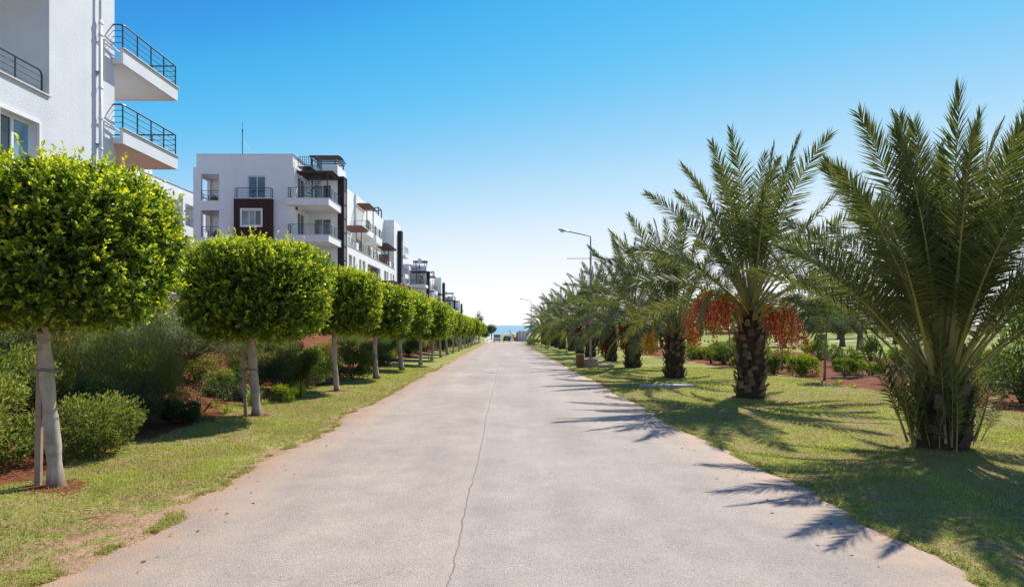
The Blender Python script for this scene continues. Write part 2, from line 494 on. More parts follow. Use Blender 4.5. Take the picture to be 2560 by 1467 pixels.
M['far_tree'] = leaf_mat('far_tree_leaves', (0.031, 0.056, 0.031), (0.078, 0.116, 0.056), (0.171, 0.217, 0.093), 0.40, 0.55)
M['grass'] = leaf_mat('grass_blades', (0.276, 0.196, 0.095), (0.345, 0.366, 0.090), (0.625, 0.594, 0.228), 0.5, 0.55, 0.2, (1.25, 1.25, 0.7))
M['conifer'] = leaf_mat('grey_conifer_leaves', (0.060, 0.065, 0.055), (0.115, 0.120, 0.100), (0.200, 0.200, 0.160), 0.3, 0.6)

# ground: grass turf, red earth, sandy edge
def ground_mat():
    m, nt, bs, _ = new_mat('turf_and_red_earth')
    co = obj_co(nt)
    a_g = nd(nt, 'ShaderNodeAttribute', attribute_name='turf').outputs['Fac']
    a_s = nd(nt, 'ShaderNodeAttribute', attribute_name='sandy').outputs['Fac']
    a_d = nd(nt, 'ShaderNodeAttribute', attribute_name='dry').outputs['Fac']
    n_f = noise(nt, co, 22, 4, 0.7)
    n_m = noise(nt, co, 3.0, 4, 0.6)
    n_b = noise(nt, co, 0.35, 3)
    red = ramp(nt, n_f.outputs[0], [(0.3, (0.075, 0.026, 0.013)), (0.5, (0.215, 0.075, 0.034)), (0.72, (0.37, 0.155, 0.075))])
    sand = ramp(nt, n_f.outputs[0], [(0.3, (0.34, 0.20, 0.115)), (0.7, (0.52, 0.34, 0.22))])
    red = mix(nt, 0.8, red, ramp(nt, n_m.outputs[0], [(0.32, 0.62), (0.5, 1.0), (0.68, 1.3)]), 'MULTIPLY')
    soil = mix(nt, a_s, red, sand)
    g1 = ramp(nt, n_m.outputs[0], [(0.3, (0.19, 0.225, 0.045)), (0.5, (0.31, 0.325, 0.075)), (0.7, (0.44, 0.41, 0.15))])
    g2 = ramp(nt, n_f.outputs[0], [(0.3, (0.11, 0.125, 0.030)), (0.55, (0.31, 0.325, 0.075)), (0.72, (0.47, 0.44, 0.17))])
    g = mix(nt, 0.5, g1, g2)
    dry = ramp(nt, n_f.outputs[0], [(0.3, (0.19, 0.105, 0.055)), (0.6, (0.43, 0.31, 0.16)), (0.8, (0.53, 0.43, 0.24))])
    g = mix(nt, math_n(nt, 'MULTIPLY', a_d, ramp(nt, n_m.outputs[0], [(0.38, 0.0), (0.62, 1.0)]), None, True), g, dry)
    f = math_n(nt, 'ADD', a_g, math_n(nt, 'MULTIPLY', math_n(nt, 'SUBTRACT', n_f.outputs[0], 0.5), 0.9))
    f = ramp(nt, f, [(0.42, 0.0), (0.58, 1.0)])
    c = mix(nt, f, soil, g)
    c = mix(nt, 0.35, c, ramp(nt, n_b.outputs[0], [(0.3, 0.55), (0.7, 1.25)]), 'MULTIPLY')
    nt.links.new(c, bs.inputs['Base Color'])
    bs.inputs['Roughness'].default_value = 0.95
    bs.inputs['Specular IOR Level'].default_value = 0.08
    h = math_n(nt, 'ADD', n_f.outputs[0], math_n(nt, 'MULTIPLY', n_m.outputs[0], 1.6))
    bump(nt, bs, h, 0.8, 0.05)
    return m
M['ground'] = ground_mat()

def road_mat():
    m, nt, bs, _ = new_mat('sun_bleached_asphalt')
    co = obj_co(nt)
    sp = nd(nt, 'ShaderNodeSeparateXYZ')
    nt.links.new(co, sp.inputs[0])
    X, Y = sp.outputs[0], sp.outputs[1]
    n_ag = noise(nt, co, 95, 3, 0.75)
    vo = nd(nt, 'ShaderNodeTexVoronoi')
    vo.inputs['Scale'].default_value = 70
    nt.links.new(co, vo.inputs['Vector'])
    n_md = noise(nt, co, 2.2, 5, 0.65)
    mp = nd(nt, 'ShaderNodeMapping')
    mp.inputs['Scale'].default_value = (0.9, 0.12, 1)
    nt.links.new(co, mp.inputs[0])
    n_st = noise(nt, mp.outputs[0], 1.0, 4, 0.6)
    base = ramp(nt, n_ag.outputs[0], [(0.33, (0.240, 0.190, 0.155)), (0.48, (0.402, 0.326, 0.266)), (0.67, (0.545, 0.456, 0.385))])
    base = mix(nt, 0.25, base, ramp(nt, vo.outputs['Color'], [(0.2, 0.65), (0.8, 1.3)]), 'MULTIPLY')
    base = mix(nt, 0.55, base, ramp(nt, n_md.outputs[0], [(0.3, 0.80), (0.7, 1.16)]), 'MULTIPLY')
    base = mix(nt, 0.7, base, ramp(nt, n_st.outputs[0], [(0.3, 0.82), (0.7, 1.14)]), 'MULTIPLY')
    axx = math_n(nt, 'ABSOLUTE', math_n(nt, 'SUBTRACT', math_n(nt, 'ABSOLUTE', X), 1.75))
    trk = ramp(nt, math_n(nt, 'ABSOLUTE', math_n(nt, 'SUBTRACT', axx, 0.75)), [(0.10, 1.0), (0.42, 0.0)])
    base = mix(nt, math_n(nt, 'MULTIPLY', trk, math_n(nt, 'MULTIPLY', n_st.outputs[0], 0.55)), base, mix(nt, 1.0, base, (0.84, 0.85, 0.87), 'MULTIPLY'))
    n_bl = noise(nt, co, 0.33, 4, 0.6)
    base = mix(nt, 0.8, base, ramp(nt, n_bl.outputs[0], [(0.34, 0.86), (0.5, 1.0), (0.66, 1.08)]), 'MULTIPLY')
    n_dr = noise(nt, co, 1.1, 3, 0.5)
    base = mix(nt, ramp(nt, n_dr.outputs[0], [(0.69, 0.0), (0.74, 0.30)]), base, (0.20, 0.175, 0.155))
    # worn pale specks
    n_sp = noise(nt, co, 5.5, 3, 0.8)
    base = mix(nt, ramp(nt, n_sp.outputs[0], [(0.70, 0.0), (0.76, 0.45)]), base, (0.50, 0.49, 0.49))
    # the seam between the two strips
    mp1 = nd(nt, 'ShaderNodeMapping'); mp1.inputs['Scale'].default_value = (0.0, 0.16, 0.0)
    nt.links.new(co, mp1.inputs[0])
    s1 = noise(nt, mp1.outputs[0], 1.0, 1)
    mp2 = nd(nt, 'ShaderNodeMapping'); mp2.inputs['Scale'].default_value = (0.0, 3.2, 0.0)
    nt.links.new(co, mp2.inputs[0])
    s2 = noise(nt, mp2.outputs[0], 1.0, 4, 0.75)
    off = math_n(nt, 'ADD', math_n(nt, 'MULTIPLY', math_n(nt, 'SUBTRACT', s1.outputs[0], 0.5), 0.26), math_n(nt, 'MULTIPLY', math_n(nt, 'SUBTRACT', s2.outputs[0], 0.5), 0.10))
    lin = math_n(nt, 'ADD', math_n(nt, 'MULTIPLY', Y, 0.0032), -0.43)
    dx = math_n(nt, 'SUBTRACT', math_n(nt, 'SUBTRACT', X, lin), off)
    adx = math_n(nt, 'ABSOLUTE', dx)
    right = ramp(nt, math_n(nt, 'ADD', dx, 0.5), [(0.48, 0.0), (0.53, 1.0)])
    base = mix(nt, math_n(nt, 'MULTIPLY', right, 0.5), base, mix(nt, 1.0, base, (0.93, 0.96, 1.0), 'MULTIPLY'))
    halo = ramp(nt, adx, [(0.0, 0.3), (0.16, 0.0)])
    base = mix(nt, halo, base, (0.46, 0.385, 0.325))
    wid = math_n(nt, 'MULTIPLY', n_md.outputs[0], 0.014)
    crk = math_n(nt, 'LESS_THAN', adx, wid)
    base = mix(nt, math_n(nt, 'MULTIPLY', crk, 0.62), base, (0.115, 0.070, 0.045))
    # hairline cracks
    v2 = nd(nt, 'ShaderNodeTexVoronoi', feature='DISTANCE_TO_EDGE')
    v2.inputs['Scale'].default_value = 0.32
    wq = noise(nt, co, 1.4, 4)
    wp = nd(nt, 'ShaderNodeVectorMath', operation='ADD')
    nt.links.new(co, wp.inputs[0]); nt.links.new(wq.outputs['Color'], wp.inputs[1])
    nt.links.new(wp.outputs[0], v2.inputs['Vector'])
    hair = math_n(nt, 'MULTIPLY', math_n(nt, 'LESS_THAN', v2.outputs[0], 0.0035), ramp(nt, n_st.outputs[0], [(0.50, 0.0), (0.62, 1.0)]))
    base = mix(nt, math_n(nt, 'MULTIPLY', hair, 0.30), base, (0.10, 0.085, 0.075))
    # orange dust washed in from the verges
    dust = ramp(nt, math_n(nt, 'ADD', math_n(nt, 'SUBTRACT', math_n(nt, 'DIVIDE', math_n(nt, 'ABSOLUTE', X), 3.7), math_n(nt, 'MULTIPLY', math_n(nt, 'GREATER_THAN', X, 0.0), 0.07)), math_n(nt, 'MULTIPLY', math_n(nt, 'SUBTRACT', n_md.outputs[0], 0.5), 0.55)), [(0.66, 0.0), (0.84, 0.38), (0.98, 1.0)])
    base = mix(nt, dust, base, mix(nt, n_ag.outputs[0], (0.40, 0.235, 0.145), (0.56, 0.37, 0.25)))
    nt.links.new(base, bs.inputs['Base Color'])
    bs.inputs['Roughness'].default_value = 0.78
    bs.inputs['Specular IOR Level'].default_value = 0.28
    h = math_n(nt, 'SUBTRACT', math_n(nt, 'ADD', n_ag.outputs[0], math_n(nt, 'MULTIPLY', vo.outputs['Distance'], 0.6)), math_n(nt, 'MULTIPLY', crk, 2.0))
    bump(nt, bs, h, 0.55, 0.012)
    return m
M['road'] = road_mat()

def sea_mat():
    m, nt, bs, _ = new_mat('sea_water')
    co = obj_co(nt)
    mp = nd(nt, 'ShaderNodeMapping'); mp.inputs['Scale'].default_value = (0.02, 0.05, 1)
    nt.links.new(co, mp.inputs[0])
    n1 = noise(nt, mp.outputs[0], 1.5, 6, 0.7)
    c = ramp(nt, n1.outputs[0], [(0.35, (0.10, 0.25, 0.33)), (0.55, (0.15, 0.32, 0.40)), (0.70, (0.33, 0.46, 0.52))])
    nt.links.new(c, bs.inputs['Base Color'])
    bs.inputs['Roughness'].default_value = 0.35
    bs.inputs['Specular IOR Level'].default_value = 0.4
    bump(nt, bs, n1.outputs[0], 0.6, 1.5)
    return m
M['sea'] = sea_mat()

# ------------------------------------------------------------------ ground sheet
def axis(parts):
    out = []
    for a, b, s in parts:
        out.extend(np.arange(a, b - 1e-6, s).tolist())
    out.append(parts[-1][1])
    return np.array(out)
gx = axis([(-400, -120, 40), (-120, -40, 8), (-40, -16, 1.5), (-16, -8, 0.35), (-8, -3, 0.10), (-3, 3, 1.0), (3, 5, 0.10), (5, 16, 0.25), (16, 30, 1.0), (30, 100, 4), (100, 420, 40)])
gy = axis([(-30, 2, 4), (2, 4, 0.5), (4, 14, 0.10), (14, 26, 0.2), (26, 60, 0.5), (60, 150, 1.5), (150, 345, 8), (345, 400, 5)])
GX, GY = np.meshgrid(gx, gy)
px, py = GX.ravel(), GY.ravel()
pz = ground(px, py)
on_road = (px > -3.4) & (px < 3.4) & (py < 141)
pz = pz - on_road * 0.03

def turf_mask(x, y):
    """1 where turf grows, 0 bare soil"""
    el, er = edge_l(y), edge_r(y)
    n = fbm(x, y, 0.9, 7)
    n2 = fbm(x, y, 3.0, 9)
    n3 = 0.5 * n2 + 0.5 * fbm(x, y, 7.0, 19, 2)
    dl = el - x                    # distance into the left verge
    dr = x - er
    wl_ = 2.35 + 1.1 * (n - 0.5) + 0.6 * sstep(20, 40, y)
    left = sstep(-0.02, 0.26, dl + 1.3 * (n3 - 0.5)) * (1 - sstep(wl_, wl_ + 0.5, dl))
    bed = sstep(11.6, 12.6, x + 1.6 * (n - 0.5)) * (1 - sstep(20.0, 21.0, x + 1.0 * (n - 0.5)))
    rightm = sstep(-0.16, 0.04, dr + 0.30 * (n2 - 0.5)) * (1 - bed * (1 - sstep(62, 70, y)))
    far = sstep(142, 147, y)
    bare = sstep(0.54, 0.68, 0.6 * fbm(x, y, 0.9, 61, 2) + 0.4 * n3)
    left = left * (1 - 0.85 * bare * (1 - sstep(14, 30, y)) * (0.35 + 0.65 * (1 - sstep(0.3, 1.4, dl))))
    for tx, ty in ((-5.40, 7.42), (-5.49, 13.67), (-5.35, 19.8)):
        left = left * (1 - 0.9 * np.exp(-(((x - tx) / 0.42) ** 2 + ((y - ty) / 0.38) ** 2)))
    rightm = rightm * (1 - 0.45 * bare * (1 - sstep(16, 30, y)))
    for tx, ty in ((7.08, 9.95), (7.18, 17.95), (7.16, 25.9)):
        rightm = rightm * (1 - 0.8 * np.exp(-(((x - tx) / 0.62) ** 2 + ((y - ty) / 0.58) ** 2)))
    g = np.where(x < 0, left, rightm)
    return np.clip(g + far, 0, 1)
def dry_mask(x, y):
    n = fbm(x, y, 0.55, 13)
    n2 = fbm(x, y, 2.2, 14)
    d = sstep(0.38, 0.60, 0.5 * n + 0.5 * n2)
    edge = np.where(x < 0, 1 - sstep(0.2, 1.1, edge_l(y) - x), 1 - sstep(0.2, 0.9, x - edge_r(y)))
    d = np.clip(d + 0.8 * edge * sstep(0.36, 0.56, n2), 0, 1)
    return d * (1 - 0.75 * sstep(18, 45, y)) * np.where(x > 20, 0.3, 1.0)
turf = turf_mask(px, py)
sandy = np.where(px < 0, 1 - sstep(0.4, 1.0, edge_l(py) - px), 1 - sstep(0.3, 0.9, px - edge_r(py)))
sandy = np.maximum(sandy, sstep(338, 348, py))
turf = turf * (1 - sstep(338, 346, py))
dry = dry_mask(px, py)
nx_, ny_ = len(gx), len(gy)
ii = (np.arange(ny_ - 1)[:, None] * nx_ + np.arange(nx_ - 1)[None, :]).ravel()
quads = np.stack([ii, ii + 1, ii + nx_ + 1, ii + nx_], 1)
gme = np_mesh('ground', np.stack([px, py, pz], 1), quads, M['ground'], True, {'turf': turf, 'sandy': sandy, 'dry': dry}, nper=4)
tag(link_mesh('ground', gme), 'strips of lawn and red earth on both sides of the road', kind='structure')

# road sheet, a little proud of the ground, ragged edges
ry = axis([(-28, 3, 2.0), (3, 14, 0.08), (14, 40, 0.2), (40, 141, 0.8)])
us = np.concatenate([[0.0], np.linspace(0.012, 0.988, 13), [1.0]])
el, er = edge_l(ry), edge_r(ry)
fl = sstep(128, 139, ry)
el = el - 0.6 * fl
RX = el[:, None] + (er - el)[:, None] * us[None, :]
RY = np.repeat(ry[:, None], 15, 1)
crown = 0.03 * (1 - (2 * us - 1) ** 2)[None, :]
lift = np.where((us == 0) | (us == 1), -0.03, 0.012)[None, :]
RZ = np.where(RY < 140, -0.0136 * RY, -1.904) + crown + lift
ii = (np.arange(len(ry) - 1)[:, None] * 15 + np.arange(14)[None, :]).ravel()
rme = np_mesh('road', np.stack([RX.ravel(), RY.ravel(), RZ.ravel()], 1), np.stack([ii, ii + 1, ii + 16, ii + 15], 1), M['road'], True, nper=4)
tag(link_mesh('road', rme), 'pale grey asphalt road with a long centre seam', kind='structure')

# sea
b = MB()
b.add([(-30000, 352, -3.15), (30000, 352, -3.15), (30000, 50000, -3.15), (-30000, 50000, -3.15)], [(0, 1, 2, 3)])
tag(b.build('sea', M['sea']), 'blue sea at the end of the road', kind='structure')

# forecourt and pale paths
def sheet(name, pts, mat, lift=0.012, kind='structure', label=None):
    """strip following the ground: pts = [(xl, xr, y)]"""
    vs, fs = [], []
    K = 5
    for (xl, xr, y) in pts:
        for k in range(K):
            x = xl + (xr - xl) * k / (K - 1)
            vs.append((x, y, gz(x, y) + lift))
    for i in range(len(pts) - 1):
        for k in range(K - 1):
            a = i * K + k
            fs.append((a, a + 1, a + K + 1, a + K))
    mb = MB(); mb.add(vs, fs)
    return tag(mb.build(name, mat), label, kind=kind)
sheet('forecourt', [(-7.6, 7.0, y) for y in np.arange(139.5, 147.1, 1.5)], M['path'], 0.03, label='pale paved crossing at the end of the road')
sheet('beach_path', [(-4.0, -2.55, y) for y in np.arange(146.5, 300, 6.0)], M['path'], 0.03, label='pinkish paved path running on towards the sea')
vs = []
pp = []
for i in range(60):
    t = i / 59
    x = 26 + 90 * t
    yc = 80 - 6 * math.sin(t * 3.0) + 10 * t
    pp.append((x, yc))
mb = MB(); vv, ff = [], []
for i, (x, yc) in enumerate(pp):
    for k, dy in enumerate((-1.3, 0, 1.3)):
        vv.append((x, yc + dy, gz(x, yc + dy) + 0.05))
    if i:
        for k in range(2):
            a = (i - 1) * 3 + k
            ff.append((a, a + 3, a + 4, a + 1))
mb.add(vv, ff)
tag(mb.build('park_path', M['path']), 'pale path curving across the park lawn', kind='structure')

# ------------------------------------------------------------------ grass blades (uncountable: one object)
rng = np.random.default_rng(11)
def blades(x0, x1, y0, y1, dens, h0, h1, w):
    n = int((x1 - x0) * (y1 - y0) * dens)
    x = rng.uniform(x0, x1, n); y = rng.uniform(y0, y1, n)
    keep = rng.random(n) < turf_mask(x, y) ** 1.3 * (0.30 + 0.7 * fbm(x, y, 1.6, 21)) * 1.35
    keep &= ~((x > edge_l(y) + 0.16) & (x < edge_r(y) - 0.16))
    x, y = x[keep], y[keep]
    n = len(x)
    dr = dry_mask(x, y)
    h = rng.uniform(h0, h1, n) * (0.7 + 0.6 * fbm(x, y, 1.1, 23)) * (1 - 0.45 * dr)
    az = rng.uniform(0, 2 * PI, n)
    lean = rng.uniform(0.15, 0.95, n)
    dx, dy = np.cos(az), np.sin(az)
    z = ground(x, y) - 0.004
    ww = w * rng.uniform(0.7, 1.3, n)
    base = np.stack([x, y, z], 1)
    side = np.stack([-dy * ww / 2, dx * ww / 2, np.zeros(n)], 1)
    mid = base + np.stack([dx * h * lean * 0.35, dy * h * lean * 0.35, h * 0.62], 1)
    tip = base + np.stack([dx * h * lean, dy * h * lean, h * (1.05 - 0.45 * lean)], 1)
    V = np.stack([base - side, base + side, mid + side * 0.8, mid - side * 0.8, tip], 1).reshape(-1, 3)
    o = (np.arange(n) * 5)[:, None]
    T = np.concatenate([o + np.array([[0, 1, 2]]), o + np.array([[0, 2, 3]]), o + np.array([[3, 2, 4]])], 0)
    tint = np.clip(0.62 - 0.62 * dr * rng.random(n) * 1.3 + rng.normal(0, 0.16, n), 0, 1)
    return V, T, np.repeat(tint, 5)
chunks = [blades(-7.2, -3.3, 4.6, 10, 3400, 0.025, 0.065, 0.006), blades(-7.2, -3.3, 10, 18, 1500, 0.025, 0.06, 0.010),
          blades(-7.5, -3.3, 18, 34, 500, 0.03, 0.06, 0.018), blades(3.3, 7.5, 4.6, 10, 2900, 0.02, 0.06, 0.007),
          blades(7.5, 12, 8.5, 12, 1300, 0.02, 0.055, 0.010), blades(3.3, 13, 10, 18, 1000, 0.02, 0.055, 0.012), blades(3.3, 13, 18, 34, 300, 0.03, 0.055, 0.022)]
def fringe(side, y0, y1, n, h0, h1, w):
    """ragged tufts and runners creeping over the edge of the asphalt"""
    y = rng.uniform(y0, y1, n)
    clump = fbm(y, y * 0 + side, 4.6, 51, 3)
    y = y[rng.random(n) < sstep(0.42, 0.68, clump) * 0.8]
    n = len(y)
    reach = 0.20 * sstep(0.42, 0.80, fbm(y, y * 0, 5.5, 53, 3)) * rng.random(n) ** 1.5
    x = (edge_l(y) - 0.10 * rng.random(n) + reach) if side < 0 else (edge_r(y) + 0.12 * rng.random(n) - reach)
    z = -0.0136 * y + np.where(reach > 0.10, 0.016, 0.0)
    h = rng.uniform(h0, h1, n)
    az = rng.uniform(0, 2 * PI, n); dx, dy = np.cos(az), np.sin(az); lean = rng.uniform(0.5, 1.3, n)
    base = np.stack([x, y, z], 1); sd = np.stack([-dy, dx, 0 * dx], 1) * (w / 2)
    mid = base + np.stack([dx * h * lean * .4, dy * h * lean * .4, h * .5], 1)
    tip = base + np.stack([dx * h * lean, dy * h * lean, h * (0.95 - 0.5 * lean)], 1)
    V = np.stack([base - sd, base + sd, mid + sd * .8, mid - sd * .8, tip], 1).reshape(-1, 3)
    o = (np.arange(n) * 5)[:, None]
    T = np.concatenate([o + np.array([[0, 1, 2]]), o + np.array([[0, 2, 3]]), o + np.array([[3, 2, 4]])], 0)
    return V, T, np.repeat(np.clip(rng.normal(0.52, 0.28, n), 0, 1), 5)
for sd_ in (-1, 1):
    chunks.append(fringe(sd_, 4.4, 12, 16000, 0.025, 0.07, 0.006))
    chunks.append(fringe(sd_, 12, 40, 14000, 0.03, 0.08, 0.014))
off, VV, TT, AA = 0, [], [], []
for V, T, A in chunks:
    VV.append(V); TT.append(T + off); AA.append(A); off += len(V)
gr = link_mesh('grass', np_mesh('grass', np.concatenate(VV), np.concatenate(TT), M['grass'], False, {'tint': np.concatenate(AA)}))
tag(gr, 'short sunlit grass blades on both road verges', 'grass', kind='stuff')

# ------------------------------------------------------------------ leaves
def litter(x0, x1, y0, y1, n, seed):
    """dry fallen leaves lying on turf, soil and the road edge"""
    g = np.random.default_rng(seed)
    x, y = g.uniform(x0, x1, n), g.uniform(y0, y1, n)
    on = (x > edge_l(y)) & (x < edge_r(y))
    z = np.where(on, -0.0136 * y + 0.03 * (1 - (x / 3.6) ** 2) + 0.018, ground(x, y) + 0.012)
    a = g.uniform(0, 2 * PI, n); l = g.uniform(0.025, 0.06, n)
    c, sn = np.cos(a), np.sin(a)
    P = np.stack([x, y, z], 1)
    D = np.stack([c, sn, g.uniform(-0.1, 0.35, n)], 1); S = np.stack([-sn, c, g.uniform(-0.3, 0.3, n)], 1)
    V = np.stack([P, P + (D * .5 + S * .3) * l[:, None], P + D * l[:, None], P + (D * .5 - S * .3) * l[:, None]], 1).reshape(-1, 3)
    o = (np.arange(n) * 4)[:, None]
    return V, np.concatenate([o + np.array([[0, 1, 2]]), o + np.array([[0, 2, 3]])], 0), np.repeat(g.random(n), 4)
_l = [litter(-6.8, -4.2, 5.2, 16, 520, 71), litter(-4.2, -2.6, 4.8, 22, 170, 72), litter(2.7, 5.0, 4.8, 20, 130, 73), litter(5.5, 9.0, 8.0, 19, 220, 74)]
_o, _v, _t, _a = 0, [], [], []
for V, T, A in _l:
    _v.append(V); _t.append(T + _o); _a.append(A); _o += len(V)
M['dry_leaf'] = leaf_mat('dry_fallen_leaf', (0.10, 0.055, 0.030), (0.24, 0.14, 0.07), (0.42, 0.30, 0.14), 0.2, 0.7, 0.15)
tag(link_mesh('fallen_leaves', np_mesh('fallen_leaves', np.concatenate(_v), np.concatenate(_t), M['dry_leaf'], False, {'tint': np.concatenate(_a)})), 'dry brown leaves scattered on the verges and road edges', 'fallen leaves', kind='stuff')
def leaf_geo(P, D, N, Ln, Wd, six=True, fold=0.18):
    """leaf blades at P, along D, facing N"""
    n = len(P)
    D = D / np.maximum(np.linalg.norm(D, axis=1, keepdims=True), 1e-9)
    S = np.cross(D, N)
    S = S / np.maximum(np.linalg.norm(S, axis=1, keepdims=True), 1e-9)
    U = np.cross(S, D)
    L, W = Ln[:, None], Wd[:, None]
    if six:
        V = np.stack([P, P + D * L * .28 + S * W * .42 + U * W * fold, P + D * L * .66 + S * W * .40 + U * W * fold * .8, P + D * L - U * L * .08,
                      P + D * L * .66 - S * W * .40 + U * W * fold * .8, P + D * L * .28 - S * W * .42 + U * W * fold], 1).reshape(-1, 3)
        o = (np.arange(n) * 6)[:, None]
        T = np.concatenate([o + np.array([[0, 1, 2]]), o + np.array([[0, 2, 3]]), o + np.array([[0, 3, 4]]), o + np.array([[0, 4, 5]])], 0)
        return V, T, 6
    V = np.stack([P, P + D * L * .45 + S * W * .5 + U * W * fold, P + D * L, P + D * L * .45 - S * W * .5 + U * W * fold], 1).reshape(-1, 3)
    o = (np.arange(n) * 4)[:, None]
    T = np.concatenate([o + np.array([[0, 1, 2]]), o + np.array([[0, 2, 3]])], 0)
    return V, T, 4

def rand_dir(g, n):
    v = g.normal(size=(n, 3))
    return v / np.linalg.norm(v, axis=1, keepdims=True)

def join_geo(parts):
    VV, TT, AA, off = [], [], [], 0
    for V, T, A in parts:
        VV.append(V); TT.append(T + off); AA.append(A); off += len(V)
    return np.concatenate(VV), np.concatenate(TT), np.concatenate(AA)

def crown_mesh(name, a, b_, c, n, leaf, mat, seed, p=3.2, shoots=40, six=True, q=2.25, per=8):
    """clipped crown: thousands of short leafy shoots on a rounded drum, loose inner leaves, and sprigs that outgrew the shears"""
    g = np.random.default_rng(seed)
    def rad(d):
        hz = (np.abs(d[:, 0]) ** q + np.abs(d[:, 1]) ** q) ** (p / q)
        return 1.0 / (hz + np.abs(d[:, 2]) ** p) ** (1 / p)
    def lump(d):
        return 1 + 0.15 * (vnoise(d[:, 0] * 3 + 10, d[:, 1] * 3 + d[:, 2] * 4 + 10, 1.4, seed) - 0.5) + 0.11 * (vnoise(d[:, 0] * 8 + 30, d[:, 1] * 8 + d[:, 2] * 9 + 30, 1.6, seed + 5) - 0.5)
    sc = np.array([a, b_, c])
    def normal(d, pos):
        nr = np.sign(d) * np.abs(pos) ** (p - 1) + 0.03 * d
        return nr / np.linalg.norm(nr, axis=1, keepdims=True)
    parts = []
    ns = n // per
    d = rand_dir(g, ns)
    u = g.random(ns) ** 1.6
    k = 0.99 - 0.24 * u
    pos = d * (rad(d) * lump(d) * k)[:, None]
    Nn = normal(d, pos)
    ax = Nn * 0.75 + rand_dir(g, ns) * 0.55 + np.array([0, 0, 0.45])
    ax /= np.linalg.norm(ax, axis=1, keepdims=True)
    ln = g.uniform(0.10, 0.24, ns) * (leaf / 0.088) ** 0.7
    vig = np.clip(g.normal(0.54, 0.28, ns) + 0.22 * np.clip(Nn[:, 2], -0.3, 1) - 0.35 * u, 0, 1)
    for jj in range(per):
        t = (jj + 0.6) / per
        P = pos * sc + ax * (ln * t)[:, None]
        D = ax * (0.35 + 0.5 * t) + rand_dir(g, ns) * 0.85
        NN = Nn * 0.45 + rand_dir(g, ns) * 0.9 + np.array([0, 0, 0.45])
        sz = leaf * g.uniform(0.65, 1.15, ns) * (1.12 - 0.42 * t)
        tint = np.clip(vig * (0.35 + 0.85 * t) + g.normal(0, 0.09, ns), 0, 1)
        V, T, q_ = leaf_geo(P, D, NN, sz, sz * 0.60, six)
        parts.append((V, T, np.repeat(tint, q_)))
    n2 = n // 6
    d = rand_dir(g, n2)
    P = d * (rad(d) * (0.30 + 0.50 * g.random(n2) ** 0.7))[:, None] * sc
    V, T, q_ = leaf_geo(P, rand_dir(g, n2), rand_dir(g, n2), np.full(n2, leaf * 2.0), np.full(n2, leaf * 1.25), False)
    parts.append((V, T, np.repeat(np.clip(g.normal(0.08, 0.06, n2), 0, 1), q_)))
    if shoots:
        d = rand_dir(g, shoots * 4)
        d = d[(d[:, 2] > -0.2) & (g.random(len(d)) < 0.35 + 0.65 * np.clip(d[:, 2], 0, 1))][:shoots]
        rr_ = rad(d)
        for dd, r in zip(d, rr_):
            p0 = dd * r * sc * 0.97
            axx = dd * 0.8 + np.array([0, 0, 0.9]) + g.normal(size=3) * 0.25
            axx /= np.linalg.norm(axx)
            l_ = g.uniform(0.14, 0.40)
            m_ = int(4 + l_ * 22)
            tt = np.linspace(0.2, 1, m_)
            P = p0 + axx * (tt * l_)[:, None]
            D = axx * 0.7 + rand_dir(g, m_) * 0.8
            sz = leaf * g.uniform(0.55, 0.95, m_)
            V, T, q_ = leaf_geo(P, D, rand_dir(g, m_) + np.array([0, 0, 0.5]), sz, sz * 0.55, six)
            parts.append((V, T, np.repeat(np.clip(g.normal(0.85, 0.12, m_), 0, 1), q_)))
            sd = np.cross(axx, [0.3, 0.5, 0.8]); sd /= np.linalg.norm(sd)
            V = np.stack([p0 - sd * .004, p0 + sd * .004, p0 + axx * l_])
            parts.append((V, np.array([[0, 1, 2]]), np.array([0.4, 0.4, 0.4])))
    V, T, A = join_geo(parts)
    return np_mesh(name, V, T, mat, False, {'tint': A})

